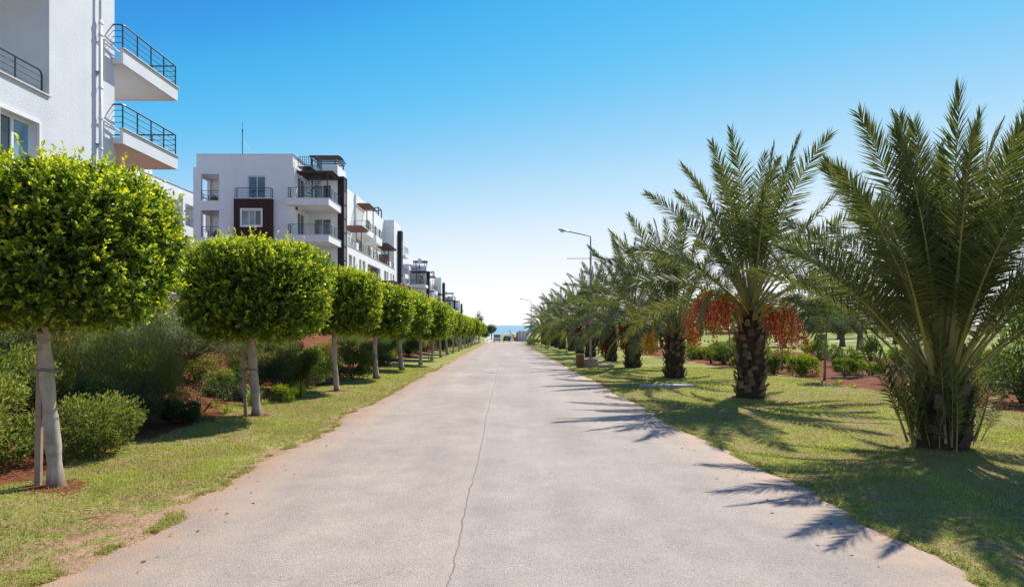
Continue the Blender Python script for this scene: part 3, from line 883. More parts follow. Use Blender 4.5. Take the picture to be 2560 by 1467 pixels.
def bush_mesh(name, rx, ry_, h, n, leaf, mat, seed, asp=0.45, six=False, clumps=14, upright=0.3, open_=0.5, droop=0.0, stemmat=None):
    """shrub: several leafy clumps on spreading stems; local z = 0 at the ground"""
    g = np.random.default_rng(seed)
    cs = []
    for i in range(clumps):
        an = g.uniform(0, 2 * PI)
        rr = math.sqrt(g.random()) * 0.72
        zz = 0.16 + 0.66 * g.random() * (1 - 0.35 * rr)
        cs.append((rr * math.cos(an) * rx, rr * math.sin(an) * ry_, zz * h, g.uniform(0.22, 0.42)))
    cs = np.array(cs)
    idx = g.integers(0, clumps, n)
    C = cs[idx, :3]; r = cs[idx, 3]
    d = rand_dir(g, n)
    k = np.cbrt(g.uniform(open_ ** 3 * 0.3, 1, n))
    P = C + d * (r * k)[:, None] * np.array([rx, ry_, h * 0.62]) * g.uniform(0.8, 1.15, n)[:, None]
    P[:, 2] = np.clip(P[:, 2], 0.02 * h + 0.02 * g.random(n), None)
    ctr = P - np.array([0, 0, h * 0.35])
    ctr = ctr / np.maximum(np.linalg.norm(ctr, axis=1, keepdims=True), 1e-6)
    D = d * 0.6 + ctr * 0.4 + rand_dir(g, n) * 0.6 + np.array([0, 0, upright * 1.6 - droop])
    N = rand_dir(g, n) * 0.8 + ctr * 0.5 + np.array([0, 0, 0.4])
    s = leaf * g.uniform(0.6, 1.25, n)
    ck = vnoise(idx * 1.0, idx * 0.0 + seed, 1.0, 3)
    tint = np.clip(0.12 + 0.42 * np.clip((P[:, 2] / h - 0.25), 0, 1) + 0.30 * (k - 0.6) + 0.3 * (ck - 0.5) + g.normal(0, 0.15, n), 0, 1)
    V, T, q = leaf_geo(P, D, N, s, s * asp, six)
    me = np_mesh(name, V, T, mat, False, {'tint': np.repeat(tint, q)})
    mb = MB()
    for i in range(min(clumps, 9)):
        c = cs[i]
        mb.tube([(c[0] * 0.08, c[1] * 0.08, -0.08), (c[0] * 0.45, c[1] * 0.45, c[2] * 0.5), (c[0], c[1], c[2])], [0.022 * h, 0.013 * h, 0.004], 5)
    return me, mb.mesh(name + '_stems', stemmat or M['bark'], smooth=True)

def plant_bush(mesh_pair, x, y, label, cat='shrub', group=None, rz=0.0, s=1.0, name='shrub', sz=None):
    o = empty(name, (x, y, gz(x, y)), label, cat, group, rz)
    o.scale = (s, s, s if sz is None else sz)
    link_mesh('foliage', mesh_pair[0], o)
    link_mesh('stem', mesh_pair[1], o)
    return o

def tree_pair(name, rx, h, trunk_h, n, leaf, mat, seed, clumps=26, asp=0.5, trunk_r=0.16, bark=None, flat=0.75, limbs=7, lean=0.0, six=False):
    """broad tree: tapered trunk, limbs, crown of leaf clumps"""
    g = np.random.default_rng(seed)
    ch = h - trunk_h
    cs = []
    for i in range(clumps):
        d = rand_dir(g, 1)[0]
        rr = 0.35 + 0.45 * g.random()
        cs.append((d[0] * rr * rx + lean, d[1] * rr * rx, trunk_h + ch * (0.48 + 0.40 * d[2] * rr / 0.8), g.uniform(0.20, 0.36) * rx))
    cs = np.array(cs)
    idx = g.integers(0, clumps, n)
    d = rand_dir(g, n)
    k = np.cbrt(g.uniform(0.1, 1, n))
    P = cs[idx, :3] + d * (cs[idx, 3] * k)[:, None] * np.array([1, 1, flat])
    D = d * 0.7 + rand_dir(g, n) * 0.7
    N = rand_dir(g, n) * 0.8 + d * 0.5 + np.array([0, 0, 0.4])
    s = leaf * g.uniform(0.6, 1.25, n)
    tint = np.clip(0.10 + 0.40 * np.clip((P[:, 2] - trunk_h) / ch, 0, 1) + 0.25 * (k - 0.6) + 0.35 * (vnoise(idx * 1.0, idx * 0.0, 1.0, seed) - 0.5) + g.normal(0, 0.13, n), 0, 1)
    V, T, q = leaf_geo(P, D, N, s, s * asp, six)
    me = np_mesh(name + '_crown', V, T, mat, False, {'tint': np.repeat(tint, q)})
    mb = MB()
    top = Vector((lean * 0.7, 0, trunk_h * 1.05))
    mb.tube([(0, 0, -0.25), (lean * 0.12, 0, trunk_h * 0.4), top], [trunk_r * 1.25, trunk_r * 0.95, trunk_r * 0.72], 9)
    for i in range(limbs):
        c = Vector(cs[i, :3])
        mid = top.lerp(c, 0.5) + Vector((0, 0, -0.06 * ch))
        mb.tube([top - Vector((0, 0, 0.12)), mid, c], [trunk_r * 0.5, trunk_r * 0.28, trunk_r * 0.08], 6)
    return me, mb.mesh(name + '_trunk', bark or M['bark'], smooth=True)

def plant_tree(pair, x, y, label, cat='tree', group=None, rz=0.0, s=1.0, name='tree', sz=None):
    o = empty(name, (x, y, gz(x, y)), label, cat, group, rz)
    o.scale = (s, s, s if sz is None else sz)
    link_mesh('trunk', pair[1], o)
    link_mesh('crown', pair[0], o)
    return o

# ------------------------------------------------------------------ apartment buildings
def window_y(parent, org, x0, x1, z0, z1, y, n=2, glass='glass', fr=0.06, dep=0.07, name='window', sill=True, glasses=None):
    """window in a wall facing -y; its own panes as sub-parts"""
    f = MB()
    f.box(x0, x0 + fr, y, y + dep, z0, z1); f.box(x1 - fr, x1, y, y + dep, z0, z1)
    f.box(x0 + fr, x1 - fr, y, y + dep, z1 - fr, z1); f.box(x0 + fr, x1 - fr, y, y + dep, z0, z0 + fr)
    w = (x1 - x0 - 2 * fr) / n
    for k in range(1, n):
        xm = x0 + fr + w * k
        f.box(xm - fr / 2, xm + fr / 2, y + 0.004, y + dep - 0.004, z0 + fr, z1 - fr)
    o = f.build(name, M['pvc'], parent, org)
    for k in range(n):
        p = MB()
        a, b_ = x0 + fr + w * k, x0 + fr + w * (k + 1)
        p.box(a + 0.002, b_ - 0.002, y + dep * 0.55, y + dep * 0.75, z0 + fr + .002, z1 - fr - .002)
        p.build('pane', M[(glasses[k] if glasses else glass)], o, org)
    return o
def window_x(parent, org, y0, y1, z0, z1, x, n=2, glass='glass', fr=0.06, dep=0.07, name='window', glasses=None):
    """window in a wall facing +x"""
    f = MB()
    f.box(x - dep, x, y0, y0 + fr, z0, z1); f.box(x - dep, x, y1 - fr, y1, z0, z1)
    f.box(x - dep, x, y0 + fr, y1 - fr, z1 - fr, z1); f.box(x - dep, x, y0 + fr, y1 - fr, z0, z0 + fr)
    w = (y1 - y0 - 2 * fr) / n
    for k in range(1, n):
        ym = y0 + fr + w * k
        f.box(x - dep + 0.004, x - 0.004, ym - fr / 2, ym + fr / 2, z0 + fr, z1 - fr)
    o = f.build(name, M['pvc'], parent, org)
    for k in range(n):
        p = MB()
        a, b_ = y0 + fr + w * k, y0 + fr + w * (k + 1)
        p.box(x - dep * 0.75, x - dep * 0.55, a + .002, b_ - .002, z0 + fr + .002, z1 - fr - .002)
        p.build('pane', M[(glasses[k] if glasses else glass)], o, org)
    return o
def surround_y(mb, x0, x1, z0, z1, y, w=0.13, d=0.05):
    mb.box(x0 - w, x0, y - d, y, z0 - w, z1 + w); mb.box(x1, x1 + w, y - d, y, z0 - w, z1 + w)
    mb.box(x0, x1, y - d, y, z1, z1 + w); mb.box(x0, x1, y - d, y, z0 - w, z0)

def railing(path, z, h=0.84, bars=3, r=0.024, posts=1.1, name='railing', parent=None, org=(0, 0, 0), rb=0.012, ends=True, skip_first=False):
    """metal railing along a plan polyline; rounded handrail, posts, thin horizontal bars"""
    mb = MB()
    pts = [Vector((a, b_, z)) for a, b_ in path]
    q = 0.14
    hp = []
    for i, p in enumerate(pts):
        t = p + Vector((0, 0, h))
        if 0 < i < len(pts) - 1:
            d0 = (pts[i - 1] - p).normalized(); d1 = (pts[i + 1] - p).normalized()
            hp += [t + d0 * q, t + (d0 + d1) * q * 0.25, t + d1 * q]
        elif ends:
            nb = pts[1] if i == 0 else pts[-2]
            d = (nb - p).normalized()
            seq = [p, p + Vector((0, 0, h - q)), t + d * q * 0.28 - Vector((0, 0, q * 0.28)), t + d * q]
            hp += seq if i == 0 else seq[::-1]
        else:
            hp.append(t)
    mb.tube(hp, r, 6)
    for i in range(len(pts) - 1):
        a, b_ = pts[i], pts[i + 1]
        L = (b_ - a).length
        n = max(1, int(round(L / posts)))
        for k in range(0, n + 1):
            if (k == 0 and i > 0): continue
            if skip_first and i == 0 and k == 0: continue
            if ends and ((k == 0 and i == 0) or (k == n and i == len(pts) - 2)): continue
            p = a.lerp(b_, k / n)
            mb.tube([p, p + Vector((0, 0, h))], r * 0.85, 6)
        for j in range(bars):
            zz = h * (j + 1) / (bars + 1)
            mb.tube([a + Vector((0, 0, zz)), b_ + Vector((0, 0, zz))], rb, 5)
    return mb.build(name, M['rail'], parent, org)

def pergola(parent, org, x0, x1, y0, y1, z, zf, mat, slat_dir='x', n=10, posts=(), t=0.09, name='pergola', curve=0.0):
    mb = MB()
    for yy in (y0, y1): mb.box(x0, x1, yy - t / 2, yy + t / 2, z - t, z - 0.002)
    for xx in (x0 + .05, x1 - .05): mb.box(xx - t / 2, xx + t / 2, y0 + t / 2, y1 - t / 2, z - t * 1.5, z - t - 0.003)
    for k in range(n):
        u = (k + 0.5) / n
        zc = z + curve * math.sin(PI * u)
        if slat_dir == 'x':
            yy = y0 + (y1 - y0) * u
            mb.box(x0 - .12, x1 + .18, yy - .025, yy + .025, zc, zc + t * 1.1)
        else:
            xx = x0 + (x1 - x0) * u
            mb.box(xx - .025, xx + .025, y0 - .15, y1 + .15, zc, zc + t * 1.1)
    o = mb.build(name, mat, parent, org)
    for (a, b_) in posts:
        p = MB(); p.box(a - t / 2, a + t / 2, b_ - t / 2, b_ + t / 2, zf, z - t * 1.5 - 0.003)
        p.build('post', mat, o, org)
    return o

def make_block():
    """the repeated four-storey block: front at y = 50.8, side facade towards the road"""
    org = (-20.0, 50.8, 0.0)
    B = empty('apartment_building', org)
    W = MB()
    FL = [12.28, 9.29, 6.30, 3.31]
    gy0 = -0.6
    # --- front wall, left part
    ops = [(-25.0, -23.5, f - 0.11, f + 2.09) for f in FL[:3]] + [(-21.13, -19.68, 12.30, 14.20)]
    W.wall_y(50.8, 51.08, -25.63, -17.3, gy0, 14.93, ops)
    W.box(-25.37, -17.42, 50.815, 66.0, 14.933, 15.97)            # attic parapet block
    # left side wall with loggia openings
    W.wall_x(-25.63, -25.38, 51.083, 66.0, gy0, 14.93, [(51.25, 53.2, f - 0.11, f + 2.05) for f in FL[:3]])
    # loggia interior
    W.box(-25.377, -23.2, 53.4, 53.6, gy0, 14.9)
    W.box(-23.48, -23.2, 51.083, 53.397, gy0, 14.9)
    for f in FL[:3]:
        W.box(-25.377, -23.483, 51.083, 53.397, f - 0.32, f - 0.115)
    W.box(-25.377, -23.483, 51.083, 53.397, 14.5, 14.9)
    # right wall of front part, facing the balconies
    W.wall_x(-17.55, -17.3, 51.083, 54.147, gy0, 14.93, [(51.7, 53.5, f, f + 2.1) for f in FL])
    # back wall of balconies
    W.wall_y(54.15, 54.4, -17.55, -14.63, gy0, 16.0, [(-16.72, -15.2, f + 0.003, f + 1.95) for f in FL])
    W.box(-17.55, -17.3, 54.403, 57.0, 14.0, 16.0)
    W.box(-14.88, -14.63, 54.403, 57.0, gy0, 16.0)
    W.box(-17.3, -14.883, 54.403, 57.0, 15.6, 15.85)
    W.box(-16.4, -14.883, 56.8, 57.0, gy0, 15.597)
    # --- long side facade: two lower storeys forward, two upper set back
    lo = [(58.0, 59.35, 6.5, 8.6), (59.8, 60.6, 6.5, 8.6), (62.3, 63.2, 6.5, 8.6), (63.7, 65.0, 6.4, 8.6), (66.1, 72.9, 6.3, 8.55), (75.2, 76.7, 6.5, 8.6), (77.0, 77.9, 6.5, 8.6), (79.4, 80.2, 6.5, 8.6), (81.0, 82.1, 6.5, 8.6),
          (58.0, 60.0, 3.4, 5.5), (63.0, 65.0, 3.4, 5.5), (66.5, 72.0, 3.4, 5.5), (75.0, 77.5, 3.4, 5.5)]
    W.wall_x(-14.9, -14.63, 57.003, 82.6, gy0, 9.35, lo)
    up = [(58.4, 60.0, 12.35, 14.4), (60.2, 61.8, 9.4, 11.5), (67.2, 69.6, 12.3, 14.4), (67.4, 70.6, 9.35, 11.5), (72.5, 74.2, 12.3, 14.4), (73.0, 74.6, 9.4, 11.5), (75.6, 76.6, 9.6, 11.5), (77.2, 78.4, 9.4, 11.5), (76.5, 77.8, 12.6, 14.3), (79.2, 80.4, 12.6, 14.3)]
    W.wall_x(-16.4, -16.1, 57.003, 82.6, 8.9, 15.0, up)
    W.box(-16.4, -16.12, 57.003, 66.3, 15.003, 15.97)
    W.box(-16.4, -16.12, 71.5, 82.597, 15.003, 15.97)
    W.box(-16.4, -15.9, 66.303, 71.0, 12.0, 15.97)
    W.box(-16.4, -14.903, 57.003, 82.6, 8.95, 9.20)               # terrace floor
    W.box(-16.4, -14.903, 57.003, 82.6, 5.95, 6.25)
    W.box(-25.6, -16.403, 66.0, 66.3, gy0, 15.6)
    # end block
    W.box(-24.0, -14.75, 82.603, 88.0, gy0, 16.0)
    # roof deck
    W.box(-25.3, -16.403, 66.303, 82.6, 15.3, 15.6)
    W.box(-25.3, -17.56, 54.41, 65.9, 14.5, 14.9)
    W.build('wall', M['stucco'], B, org)
    # shaded rooms behind the glass
    I = MB()
    I.box(-23.0, -18.4, 53.3, 53.4, 3.0, 14.4)
    I.box(-16.05, -16.0, 66.0, 73.2, 3.3, 8.85)
    I.box(-18.0, -17.9, 57.2, 82.5, 9.3, 14.9)
    I.build('inner_wall', M['interior'], B, org)
    S = MB()
    S.box(-16.0, -15.95, 66.12, 72.88, 6.3, 8.5)
    S.build('screen', M['pergola'], B, org)
    C = MB()
    C.box(-25.42, -17.37, 50.77, 51.0, 15.973, 16.01)
    C.box(-17.40, -17.3, 51.0, 54.1, 15.973, 16.01)
    C.box(-14.9, -14.58, 57.1, 82.55, 9.353, 9.40)
    C.build('parapet_cap', M['cap'], B, org)
    # window surrounds
    T = MB()
    surround_y(T, -21.13, -19.68, 12.42, 14.20, 50.797, 0.14, 0.05)
    for f in FL[1:]: surround_y(T, -16.72, -15.2, f + 0.14, f + 1.95, 54.147, 0.1, 0.04)
    surround_y(T, -16.72, -15.2, 12.43, 14.23, 54.147, 0.1, 0.04)
    T.build('window_surround', M['stucco'], B, org)
    # brown projecting bay with white framed windows
    bw = [(-21.56, -19.73, 9.92, 11.45), (-21.56, -19.73, 6.93, 8.46), (-21.56, -19.73, 3.94, 5.47)]
    P = MB()
    P.wall_y(50.35, 50.797, -22.1, -19.0, gy0, 12.23, bw)
    P.build('brown_bay', M['brown'], B, org)
    P = MB(); P.box(-22.16, -18.94, 50.29, 50.797, 12.233, 12.28); P.build('bay_cap', M['cap'], B, org)
    for i, (a, b_, c, d) in enumerate(bw):
        T = MB(); surround_y(T, a + 0.14, b_ - 0.14, c + 0.14, d - 0.14, 50.40, 0.138, 0.10); T.build('window_surround', M['pvc'], B, org)
        window_y(B, org, a + 0.14, b_ - 0.14, c + 0.14, d - 0.14, 50.47, 3, glasses=['glass_grey', 'glass_grey', 'glass'])
    window_y(B, org, -21.13, -19.68, 12.30, 14.20, 50.92, 2, 'glass_blue', name='balcony_door')
    railing([(-22.02, 50.78), (-22.02, 50.38), (-19.08, 50.38), (-19.08, 50.78)], 12.28, 0.84, 3, 0.026, 1.5, 'railing', B, org, 0.013)
    for f in FL[:3]:
        railing([(-24.98, 50.92), (-23.52, 50.92)], f - 0.1, 0.84, 3, 0.024, 0.75, 'railing', B, org, 0.012, ends=False)
        railing([(-25.5, 51.27), (-25.5, 53.18)], f - 0.1, 0.84, 3, 0.024, 1.0, 'railing', B, org, 0.012, ends=False)
    for f in FL:
        window_x(B, org, 51.7, 53.5, f, f + 2.1, -17.36, 2, 'glass', name='balcony_door')
        window_y(B, org, -16.72, -15.2, f + 0.003, f + 1.95, 54.22, 2, 'glass_grey', name='balcony_door', glasses=['glass_grey', 'glass'])
    for (a, b_, c, d) in lo:
        if b_ - a < 3: window_x(B, org, a, b_, c, d, -14.76, 1 if b_ - a < 1 else 2, 'glass_grey')
    for (a, b_, c, d) in up:
        window_x(B, org, a, b_, c, d, -16.25, 1 if b_ - a < 1.2 else 2, 'glass')
    # balconies at the front corner
    for i, f in enumerate(FL[:3]):
        b = MB()
        b.box(-17.295, -14.40, 50.33, 54.147, f - 0.58, f - 0.40)
        b.box(-17.67, -14.403, 50.18, 50.327, f - 0.58, f - 0.03)
        b.box(-14.40, -14.28, 50.18, 54.147, f - 0.58, f - 0.03)
        b.box(-17.67, -17.3, 50.33, 50.797, f - 0.58, f - 0.40)
        o = b.build('balcony', M['stucco'], B, org)
        c = MB()
        c.box(-17.71, -14.24, 50.14, 50.36, f - 0.028, f + 0.005); c.box(-14.43, -14.24, 50.363, 54.147, f - 0.028, f + 0.005)
        c.build('balcony_cap', M['cap'], o, org)
        railing([(-17.6, 50.75), (-17.6, 50.25), (-14.34, 50.25), (-14.34, 54.12)], f, 0.85, 4, 0.026, 1.05, 'railing', o, org, 0.012)
    for f in FL[1:3]:
        b = MB(); b.box(-17.27, -17.17, 51.15, 51.27, f + 2.2, f + 2.42); b.build('wall_lamp', M['black'], B, org)
    # balconies of the setback terraces
    for (ya, yb, f, th) in ((65.9, 69.5, 12.28, 0.62), (70.9, 74.4, 12.28, 0.85)):
        b = MB()
        b.box(-16.097, -14.85, ya, yb, f - th, f - 0.35)
        b.box(-14.847, -14.72, ya, yb, f - th, f - 0.02)
        b.box(-16.097, -14.85, ya, ya + 0.12, f - 0.347, f - 0.02)
        o = b.build('balcony', M['stucco'], B, org)
        railing([(-16.05, ya + .06), (-14.78, ya + .06), (-14.78, yb - .06), (-16.05, yb - .06)], f - 0.02, 0.85, 4, 0.026, 1.0, 'railing', o, org, 0.012, ends=False)
    for (ya, yb) in ((57.6, 61.0), (62.0, 69.6), (70.0, 78.6), (80.0, 82.4)):
        railing([(-14.76, ya), (-14.76, yb)], 9.40, 0.80, 4, 0.026, 1.0, 'railing', B, org, 0.012)
    b = MB(); b.box(-15.0, -14.62, 61.1, 61.9, 9.403, 10.1); b.box(-15.0, -14.62, 78.8, 79.8, 9.403, 10.1); b.build('terrace_pier', M['stucco'], B, org)
    # far end balconies
    for f in FL[:3]:
        b = MB()
        b.box(-18.0, -14.22, 88.003, 91.0, f - 0.58, f - 0.4)
        b.box(-14.217, -14.1, 88.003, 91.0, f - 0.58, f - 0.02)
        o = b.build('balcony', M['stucco'], B, org)
        railing([(-14.6, 88.06), (-14.16, 88.06), (-14.16, 90.95), (-17.9, 90.95)], f - 0.02, 0.86, 4, 0.026, 1.0, 'railing', o, org, 0.012, ends=False)
    # dark lattice towers
    for (x0, y0) in ((-14.63, 54.15), (-14.75, 85.4)):
        b = MB(); x1, y1 = x0 + 0.56, y0 + 1.1
        if y0 < 60: x0 += 0.003
        b.box(x0, x1 - 0.06, y0 + 0.05, y1 - 0.05, gy0, 14.85)
        for (a, c) in ((y0, y0 + 0.10), (y1 - 0.10, y1)): b.box(x1 - 0.12, x1, a, c, gy0, 14.97)
        b.box(x0, x0 + 0.08, y0, y0 + 0.047, gy0, 14.97)
        z = 0.2
        while z < 14.9:
            b.box(x1 - 0.057, x1 - 0.003, y0 + 0.10, y1 - 0.10, z, z + 0.09)
            z += 1.23
        b.box(x0, x1, y0 + 0.002, y1 - 0.002, 14.90, 14.98)
        o = b.build('lattice_tower', M['tower'], B, org)
        z = 0.29
        while z + 1.14 < 14.9:
            p = MB(); p.box(x1 - 0.057, x1 - 0.03, y0 + 0.13, y1 - 0.13, z + 0.02, z + 1.10)
            p.build('panel', M['tower_panel'], o, org)
            z += 1.23
    # pergolas
    pergola(B, org, -17.25, -14.5, 51.4, 54.1, 14.72, 12.28, M['pergola'], 'x', 10, [(-14.75, 51.5)])
    pergola(B, org, -17.2, -14.9, 54.6, 57.6, 16.85, 16.0, M['pergola'], 'x', 8, [(-14.98, 54.7), (-14.98, 57.4), (-17.1, 54.7), (-17.1, 57.4)], 0.10, 'roof_pergola', 0.18)
    pergola(B, org, -15.85, -14.75, 66.5, 70.2, 15.0, 12.28, M['pergola_warm'], 'x', 12, [(-14.85, 66.7), (-14.85, 69.9)])
    pergola(B, org, -16.05, -14.3, 61.0, 64.6, 11.7, 9.4, M['pergola_warm'], 'x', 12, [(-14.72, 61.4), (-14.72, 63.6)])
    pergola(B, org, -16.05, -14.4, 75.0, 82.0, 11.85, 9.4, M['pergola'], 'x', 16, [(-14.7, 76.0), (-14.7, 78.4)])
    pergola(B, org, -14.55, -12.7, 70.0, 84.0, 6.9, 0.5, M['pergola_warm'], 'x', 26, [(-12.8, 70.5), (-12.8, 75.0), (-12.8, 79.5), (-12.8, 83.5)])
    b = MB(); b.box(-16.05, -14.75, 79.0, 79.05, 9.4, 11.0); b.build('lattice_screen', M['pergola_warm'], B, org)
    b = MB()
    b.bar((-16.3, 80.0, 16.0), (-16.3, 80.0, 17.2), 0.1); b.bar((-16.3, 80.0, 17.2), (-18.2, 80.0, 16.9), 0.1); b.bar((-16.3, 80.0, 16.3), (-16.9, 80.0, 17.05), 0.08)
    b.bar((-16.3, 81.9, 16.0), (-16.3, 81.9, 17.2), 0.1); b.bar((-16.3, 81.9, 17.2), (-18.2, 81.9, 16.9), 0.1); b.bar((-16.3, 80.0, 17.2), (-16.3, 81.9, 17.2), 0.1)
    b.build('roof_frame', M['pergola'], B, org)
    # spiral stair from balcony to roof
    cx, cy = -16.25, 52.2
    st = MB(); st.tube([(cx, cy, 11.88), (cx, cy, 16.0)], 0.06, 8)
    sp = st.build('spiral_stair', M['rail'], B, org)
    N = 14
    tr = MB(); hr = MB(); hpts = []
    for k in range(N):
        a0 = 2.9 + k * 0.36; a1 = a0 + 0.34; z = 12.1 + k * 0.215
        vs = [(cx, cy, z), (cx + .75 * math.cos(a0), cy + .75 * math.sin(a0), z), (cx + .75 * math.cos(a1), cy + .75 * math.sin(a1), z)]
        vs += [(x, y, zz + .03) for x, y, zz in vs]
        tr.add(vs, [(2, 1, 0), (3, 4, 5), (0, 1, 4, 3), (1, 2, 5, 4), (2, 0, 3, 5)])
        e = (cx + .75 * math.cos(a0), cy + .75 * math.sin(a0))
        hr.tube([(e[0], e[1], z), (e[0], e[1], z + 0.85)], 0.014, 5)
        hpts.append((e[0], e[1], z + 0.85))
    hr.tube(hpts, 0.022, 6)
    for j in (0.3, 0.58): hr.tube([(x, y, z - 0.85 + j) for x, y, z in hpts], 0.010, 5)
    tr.build('tread', M['rail'], sp, org)
    hr.build('handrail', M['rail'], sp, org)
    lp = MB(); lp.box(-17.28, cx + 0.1, 51.5, 52.9, 15.13, 15.18)
    lp.build('landing', M['rail'], sp, org)
    railing([(-17.2, 51.52), (cx + .6, 51.52), (cx + .6, 52.9)], 15.18, 0.82, 5, 0.02, 0.18, 'landing_rail', sp, org, 0.010)
    return B

# second block first (fully visible), copies go further down the road
B2 = make_block()
tag(B2, 'white four storey apartment block with a brown window bay and spiral stair', 'building', 'apartment blocks along the left of the road')
B3 = copy_tree(B2); B3.location = (-20.0, 112.8, -2.9)
tag(B3, 'white apartment block with a satellite dish on its roof pergola, next down the road', 'building', 'apartment blocks along the left of the road')
B4 = copy_tree(B2); B4.location = (-20.0, 174.8, -5.75)
tag(B4, 'farthest small white apartment block, nearest to the sea', 'building', 'apartment blocks along the left of the road')

def make_near_block():
    org = (-18.0, 10.0, 0.0)
    B = empty('apartment_building', org, 'nearest white rough plastered apartment block cut off at the left with drainpipe', 'building', 'apartment blocks along the left of the road')
    W = MB()
    g0 = 0.5
    log = [(13.2, 19.87, 9.24, 12.75), (13.2, 19.87, 12.95, 16.2)]
    win = [(17.85, 19.36, 6.85, 8.23)]
    W.wall_x(-14.95, -14.67, -8.0, 23.2, g0, 18.9, [(13.2, 19.87, 9.24, 16.2)] + win)
    W.box(-14.93, -14.70, 13.2, 19.87, 12.75, 12.98)
    W.box(-24.0, -14.953, 22.9, 23.2, g0, 18.9)
    W.box(-24.0, -14.953, -8.0, -7.7, g0, 18.9)
    W.box(-24.3, -24.003, -8.0, 23.2, g0, 18.9)
    W.box(-24.0, -14.953, -7.697, 22.897, 18.4, 18.7)
    # loggia back and sides
    W.box(-17.6, -17.4, 13.0, 20.1, 9.0, 16.5)
    W.box(-17.397, -14.953, 19.873, 20.1, 9.0, 16.5)
    W.box(-17.397, -14.953, 13.0, 13.197, 9.0, 16.5)
    for z in (8.95, 12.75, 16.25): W.box(-17.397, -14.953, 13.2, 19.87, z, z + 0.22)
    W.build('wall', M['stucco_rough'], B, org)
    c = MB(); c.box(-14.99, -14.60, 13.2, 19.90, 9.243, 9.29); c.build('loggia_sill', M['cap'], B, org)
    # window: projecting surround and sliding sash, half open
    T = MB()
    y0, y1, z0, z1 = win[0]
    w, d = 0.09, 0.07
    xs = -14.667
    T.box(xs, xs + d, y0 - w, y0, z0 - w, z1 + w); T.box(xs, xs + d, y1, y1 + w, z0 - w, z1 + w)
    T.box(xs, xs + d, y0, y1, z1, z1 + w); T.box(xs, xs + d, y0, y1, z0 - w, z0)
    T.build('window_surround', M['stucco'], B, org)
    window_x(B, org, y0, y1, z0, z1, -14.84, 2, glasses=['glass', 'glass_frost'], fr=0.085, dep=0.10)
    I = MB(); I.box(-15.6, -15.5, 17.2, 20.0, 6.2, 8.9); I.build('inner_wall', M['black'], B, org)
    railing([(-14.8, 13.3), (-14.8, 19.72)], 9.29, 0.74, 3, 0.030, 1.05, 'railing', B, org, 0.013)
    # drainpipes
    p = MB()
    p.tube([(-14.56, 22.2, 12.75), (-14.56, 22.2, 18.6)], 0.042, 10)
    p.tube([(-14.55, 22.22, 3.0), (-14.55, 22.22, 12.9)], 0.066, 12)
    for z in (12.72, 12.3, 10.4, 9.3, 8.2): p.tube([(-14.55, 22.22, z), (-14.55, 22.22, z + 0.09)], 0.082, 12)
    for zz in (12.35, 9.37):
        p.tube([(-14.55, 22.22, zz - 0.12), (-14.55, 22.4, zz - 0.02), (-14.55, 23.15, zz - 0.14), (-14.5, 23.3, zz - 0.16)], 0.036, 8)
    p.build('drainpipe', M['pipe'], B, org, smooth=True)
    b = MB()
    for z in (11.0, 8.4, 14.0): b.box(-14.668, -14.52, 22.12, 22.32, z, z + 0.03)
    b.build('pipe_bracket', M['metal'], B, org)
    # corner balconies past the end wall
    for f in (12.27, 9.28):
        s = MB()
        s.box(-19.5, -14.37, 23.203, 26.78, f - 0.59, f - 0.36)
        s.box(-19.5, -14.25, 26.783, 26.9, f - 0.59, f - 0.04)
        s.box(-14.367, -14.25, 23.05, 26.78, f - 0.59, f - 0.04)
        s.box(-14.66, -14.37, 23.05, 23.2, f - 0.59, f - 0.36)
        o = s.build('balcony', [M['stucco_rough']], B, org)
        c = MB()
        c.box(-14.41, -14.19, 23.0, 26.75, f - 0.037, f)
        c.box(-19.5, -14.19, 26.753, 26.96, f - 0.037, f)
        c.build('balcony_cap', M['cap'], o, org)
        u = MB(); u.box(-19.45, -14.42, 23.25, 26.7, f - 0.596, f - 0.592); u.build('soffit', M['soffit'], o, org)
        railing([(-14.67, 23.12), (-14.31, 23.12), (-14.31, 26.83), (-19.4, 26.83)], f, 0.90, 3, 0.032, 0.93, 'railing', o, org, 0.014, ends=False, skip_first=True)
    return B
make_near_block()

def make_back_block():
    org = (-36.0, 55.0, 0.0)
    B = empty('apartment_building', org, 'white apartment wing set back behind the trees with fins between shaded loggias', 'building', 'apartment blocks along the left of the road')
    W = MB()
    W.box(-34.6, -34.3, 40.0, 74.0, 0.0, 15.9)
    W.box(-34.297, -32.55, 40.0, 74.0, 14.35, 15.75)
    for z in (5.0, 8.05, 11.1): W.box(-34.297, -32.55, 40.0, 74.0, z, z + 1.0)
    W.box(-34.297, -32.55, 40.0, 40.3, 0.0, 14.347); W.box(-34.297, -32.55, 73.7, 74.0, 0, 14.347)
    W.box(-45.0, -34.603, 40.0, 74.0, 14.9, 15.2)
    W.box(-45.0, -34.603, 73.7, 74.0, 0.0, 14.897)
    W.box(-36.0, -33.3, 54.0, 58.3, 15.753, 17.1)
    W.build('wall', M['stucco'], B, org)
    for y in (42.5, 46.6, 50.6, 54.6, 57.7, 61.8, 66.0, 70.0):
        f = MB(); f.box(-34.29, -32.2, y, y + 0.45, 0.0, 15.0); f.build('fin', M['stucco'], B, org)
        q = MB(); q.box(-34.299, -34.25, y + 0.9, y + 2.9, 11.9, 14.0); q.build('window', M['glass'], B, org)
    c = MB(); c.box(-34.3, -32.48, 39.95, 74.05, 15.753, 15.80); c.build('parapet_cap', M['cap'], B, org)
    for z in (12.1, 9.05, 6.0):
        railing([(-32.66, 40.4), (-32.66, 73.6)], z + .003, 0.8, 3, 0.03, 1.4, 'railing', B, org, 0.014, ends=False)
    return B
make_back_block()

